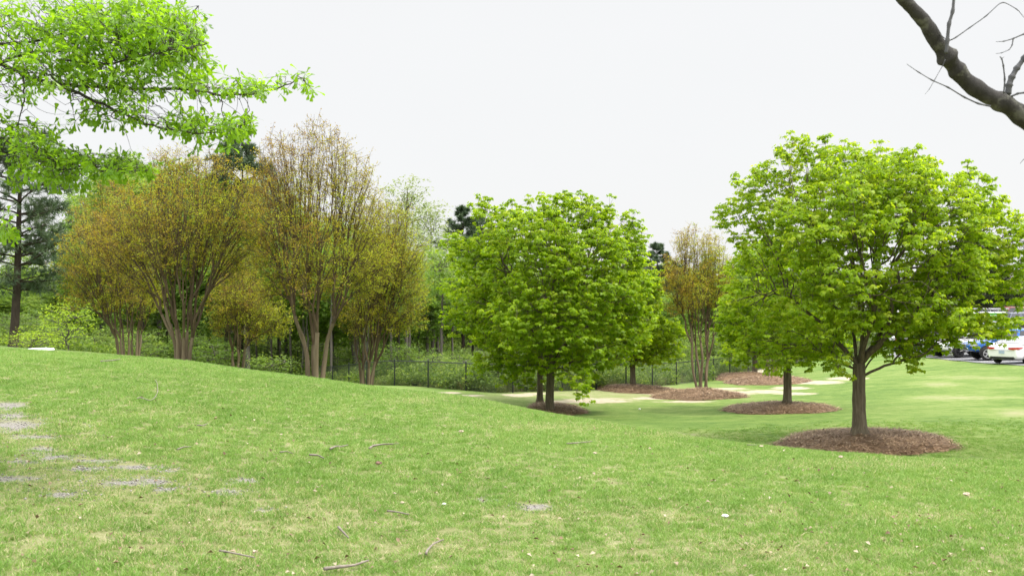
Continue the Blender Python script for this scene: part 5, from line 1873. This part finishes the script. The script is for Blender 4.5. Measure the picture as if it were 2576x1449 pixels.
def build_litter():
    rng = np.random.default_rng(700)
    sm = barkmat('stick_bark', [(.3, (.10, .085, .07)), (.7, (.30, .265, .22))], 20, (1, 1, 1), .3)
    for pts, r, lab in STICKS:
        P = np.array([PICK(u, v) for u, v in pts])
        P[:, 2] += r * .7 + .025 + rng.uniform(0, .012, len(P))
        n = len(P)
        s = np.linspace(0, n - 1, n * 4)
        Q = np.stack([np.interp(s, np.arange(n), P[:, k]) for k in range(3)], -1)
        Q[1:-1] = (Q[:-2] + 2 * Q[1:-1] + Q[2:]) / 4
        o = Q[0].copy()
        mb = MB()
        mb.tube(Q - o, np.linspace(r, r * .5, len(Q)) * (1 + rng.normal(0, .08, len(Q))), 7)
        if 'forked' in lab: mb.tube(np.array([Q[3], Q[3] + [.12, .08, .02], Q[3] + [.28, .25, .0]]) - o, [r * .7, r * .5, r * .3], 6)
        tag(mb.build('fallen_stick', sm, None, True, o), lab, 'stick', 'fallen sticks on the lawn')
    # scraps of paper and pale stones
    pm = plain('scrap_white', (.72, .72, .74), .7)
    pb = plain('scrap_beige', (.42, .34, .26), .8)
    pr = plain('scrap_red', (.17, .10, .075), .8)
    sc = [(1825, 1308, .042, pm, 'crumpled white paper scrap on the near right grass', 'paper scrap'), (1609, 1031, .07, pm, 'white paper scrap on the far lawn before the straw beds', 'paper scrap'),
          (2432, 1250, .05, pb, 'beige curled scrap on the right slope', 'scrap'), (1915, 1127, .05, pb, 'pinkish stone on the crest left of the nearest straw bed', 'stone'),
          (1160, 1091, .05, pb, 'brown curled leaf high on the middle slope', 'leaf'), (952, 1172, .055, pr, 'reddish dead leaf below the forked grey stick', 'leaf'),
          (2115, 1153, .045, pb, 'tan scrap just below the nearest straw bed', 'scrap'), (1497, 1146, .04, pb, 'small tan stone below the middle maple', 'stone'), (1012, 1272, .03, pb, 'small pale stone in the middle of the near grass', 'stone'),
          (1117, 1276, .026, pm, 'white pebble right of the straight dark twig', 'pebble')]
    for u, v, s, mt, lab, cat in sc:
        p = PICK(u, v)
        n, k = 12, 7
        V, F = [], []
        for j in range(k):
            t = math.pi * j / (k - 1)
            for i in range(n):
                a = 2 * math.pi * i / n
                rr = s * .55 * (1 + rng.normal(0, .16))
                V.append((rr * math.sin(t) * math.cos(a) * 1.2, rr * math.sin(t) * math.sin(a), rr * math.cos(t) * .55))
        for j in range(k - 1):
            for i in range(n): F.append((j * n + i, j * n + n + i, j * n + n + (i + 1) % n, j * n + (i + 1) % n))
        mb = MB()
        mb.add(V, F)
        tag(mb.build({'leaf': 'fallen_leaf', 'paper scrap': 'paper_scrap', 'scrap': 'bark_scrap'}.get(cat, cat), mt, None, False, p + [0, 0, s * .35 + .012]), lab, cat)
    # dead leaves, more of them low in the picture
    n = 900
    lm = leafmat('dead_leaf', [(0, (.10, .06, .035)), (.5, (.22, .16, .10)), (1, (.40, .35, .26))], .1, 1.0, .7, .2)
    y = 5.2 + rng.gamma(2.0, 2.2, n)
    x = rng.uniform(-.6, .6, n) * y
    ok = y < np.minimum(20, crest_d(x, y))
    x, y = x[ok], y[ok]
    n = len(x)
    pos = np.stack([x, y, gz(x, y) + rng.uniform(.018, .04, n)], -1)
    al = rand_unit(n, rng)
    al[:, 2] *= .3
    V, F, t = leaves(pos, al, nrm(rand_unit(n, rng) * .5 + [0, 0, 1]), rng.uniform(.02, .05, n), (LEAF_KITE[0] * [1, 1, 2.5], LEAF_KITE[1]), rng.random(n))
    tag(link('leaf_litter', mesh_np('leaf_litter', V, F, lm, t)), 'scattered dead leaves in the near grass', kind='stuff')
    # gravel chips on the worn ground
    n = 2600
    u, v = [], []
    P = []
    ar = np.array([a[2] * a[3] for a in GRAVEL], float)
    k = rng.choice(len(GRAVEL), n, p=ar / ar.sum())
    gb = np.array(GRAVEL, float)
    cen = np.array([PICK(a[0], a[1]) for a in GRAVEL])
    e1 = np.array([PICK(a[0] + a[2], a[1]) for a in GRAVEL]) - cen
    e2 = np.array([PICK(a[0], a[1] + a[3]) for a in GRAVEL]) - cen
    c = np.clip(rng.normal(0, 1.0, (n, 2)), -2.6, 2.6)
    xy = cen[k, :2] + e1[k, :2] * c[:, :1] + e2[k, :2] * c[:, 1:]
    z = gz(xy[:, 0], xy[:, 1])
    s = rng.uniform(.004, .013, n)
    oct_ = np.array([(1, 0, 0), (-1, 0, 0), (0, 1, 0), (0, -1, 0), (0, 0, .7), (0, 0, -.7)], float)
    of = np.array([(0, 2, 4), (2, 1, 4), (1, 3, 4), (3, 0, 4), (2, 0, 5), (1, 2, 5), (3, 1, 5), (0, 3, 5)])
    V = np.stack([xy[:, 0], xy[:, 1], z + s * .3], -1)[:, None] + oct_[None] * s[:, None, None] * rng.uniform(.6, 1.3, (n, 6, 1))
    gm, nt, out = newmat('gravel_chip')
    p = N(nt, 'ShaderNodeBsdfPrincipled', Roughness=.85)
    nt.links.new(ramp(nt, attr(nt, 'tint'), [(0, (.07, .064, .055)), (.5, (.20, .19, .175)), (1, (.36, .345, .33))]), p.inputs['Base Color'])
    nt.links.new(p.outputs[0], out.inputs[0])
    me = mesh_np('gravel', V.reshape(-1, 3), [(of[None] + (np.arange(n) * 6)[:, None, None]).reshape(-1, 3)], gm, np.repeat(rng.random(n), 6))
    tag(link('gravel', me), 'loose grey gravel in the worn patches', kind='stuff')
    # utility cover
    p = at(105, 25.5)
    wm = plain('cover_white', (.72, .74, .78), .5)
    root = tag(empty('utility_cover', p), 'low round white utility cover on the crest', 'utility cover')
    mb = MB()
    mb.lathe([(.30, -.1), (.30, .055), (.29, .06)], 32)
    mb.build('collar', plain('cover_grey', (.35, .36, .38), .6), root, True)
    mb = MB()
    mb.lathe([(.315, .055), (.32, .075), (.30, .10), (.15, .112), (.001, .115)], 32)
    mb.lathe([(.02, .11), (.02, .125), (.001, .127)], 10, loc=(.12, 0, 0))
    mb.build('lid', wm, root, True)


def build_beds():
    R = np.random.default_rng
    strawmats()
    build_bed(1950, 2368, 0, 0, 25.0, .15, 'nearest and largest pine straw bed, under the largest maple', R(800), 11000, ry=2.0)
    build_bed(1822, 2086, 0, 0, 36.0, .18, 'second pine straw bed, under the half hidden maple', R(801), 6000, ry=2.3)
    build_bed(1318, 1478, 0, 0, 37.2, .14, 'pine straw bed peeping over the crest under the middle maples', R(802), 3500, ry=1.9)
    build_bed(1490, 1712, 0, 0, 47.4, .24, 'pine straw bed round the maple left of the slender crape myrtle', R(803), 4500, ry=1.9)
    build_bed(1630, 1876, 0, 0, 43.6, .28, 'pine straw bed round the slender crape myrtle', R(804), 5000, ry=2.0)
    build_bed(1782, 1960, 0, 0, 59.2, .3, 'rear pine straw bed round the farthest small maple', R(805), 2500, ry=2.6)
    build_bed(1830, 2024, 0, 0, 53.4, .3, 'pine straw bed round the pale crape stems', R(806), 3000, ry=2.9)


import time as _t
_t0 = _t.time()
build_world()
for _f in (build_beds, build_lot, build_ground, build_grass, build_maples, build_crapes, build_oak, build_bare_tree, build_woods, build_left_edge, build_undergrowth, build_fences, build_cars, build_building, build_litter):
    _f()
    print(_f.__name__, round(_t.time() - _t0, 1), flush=True)
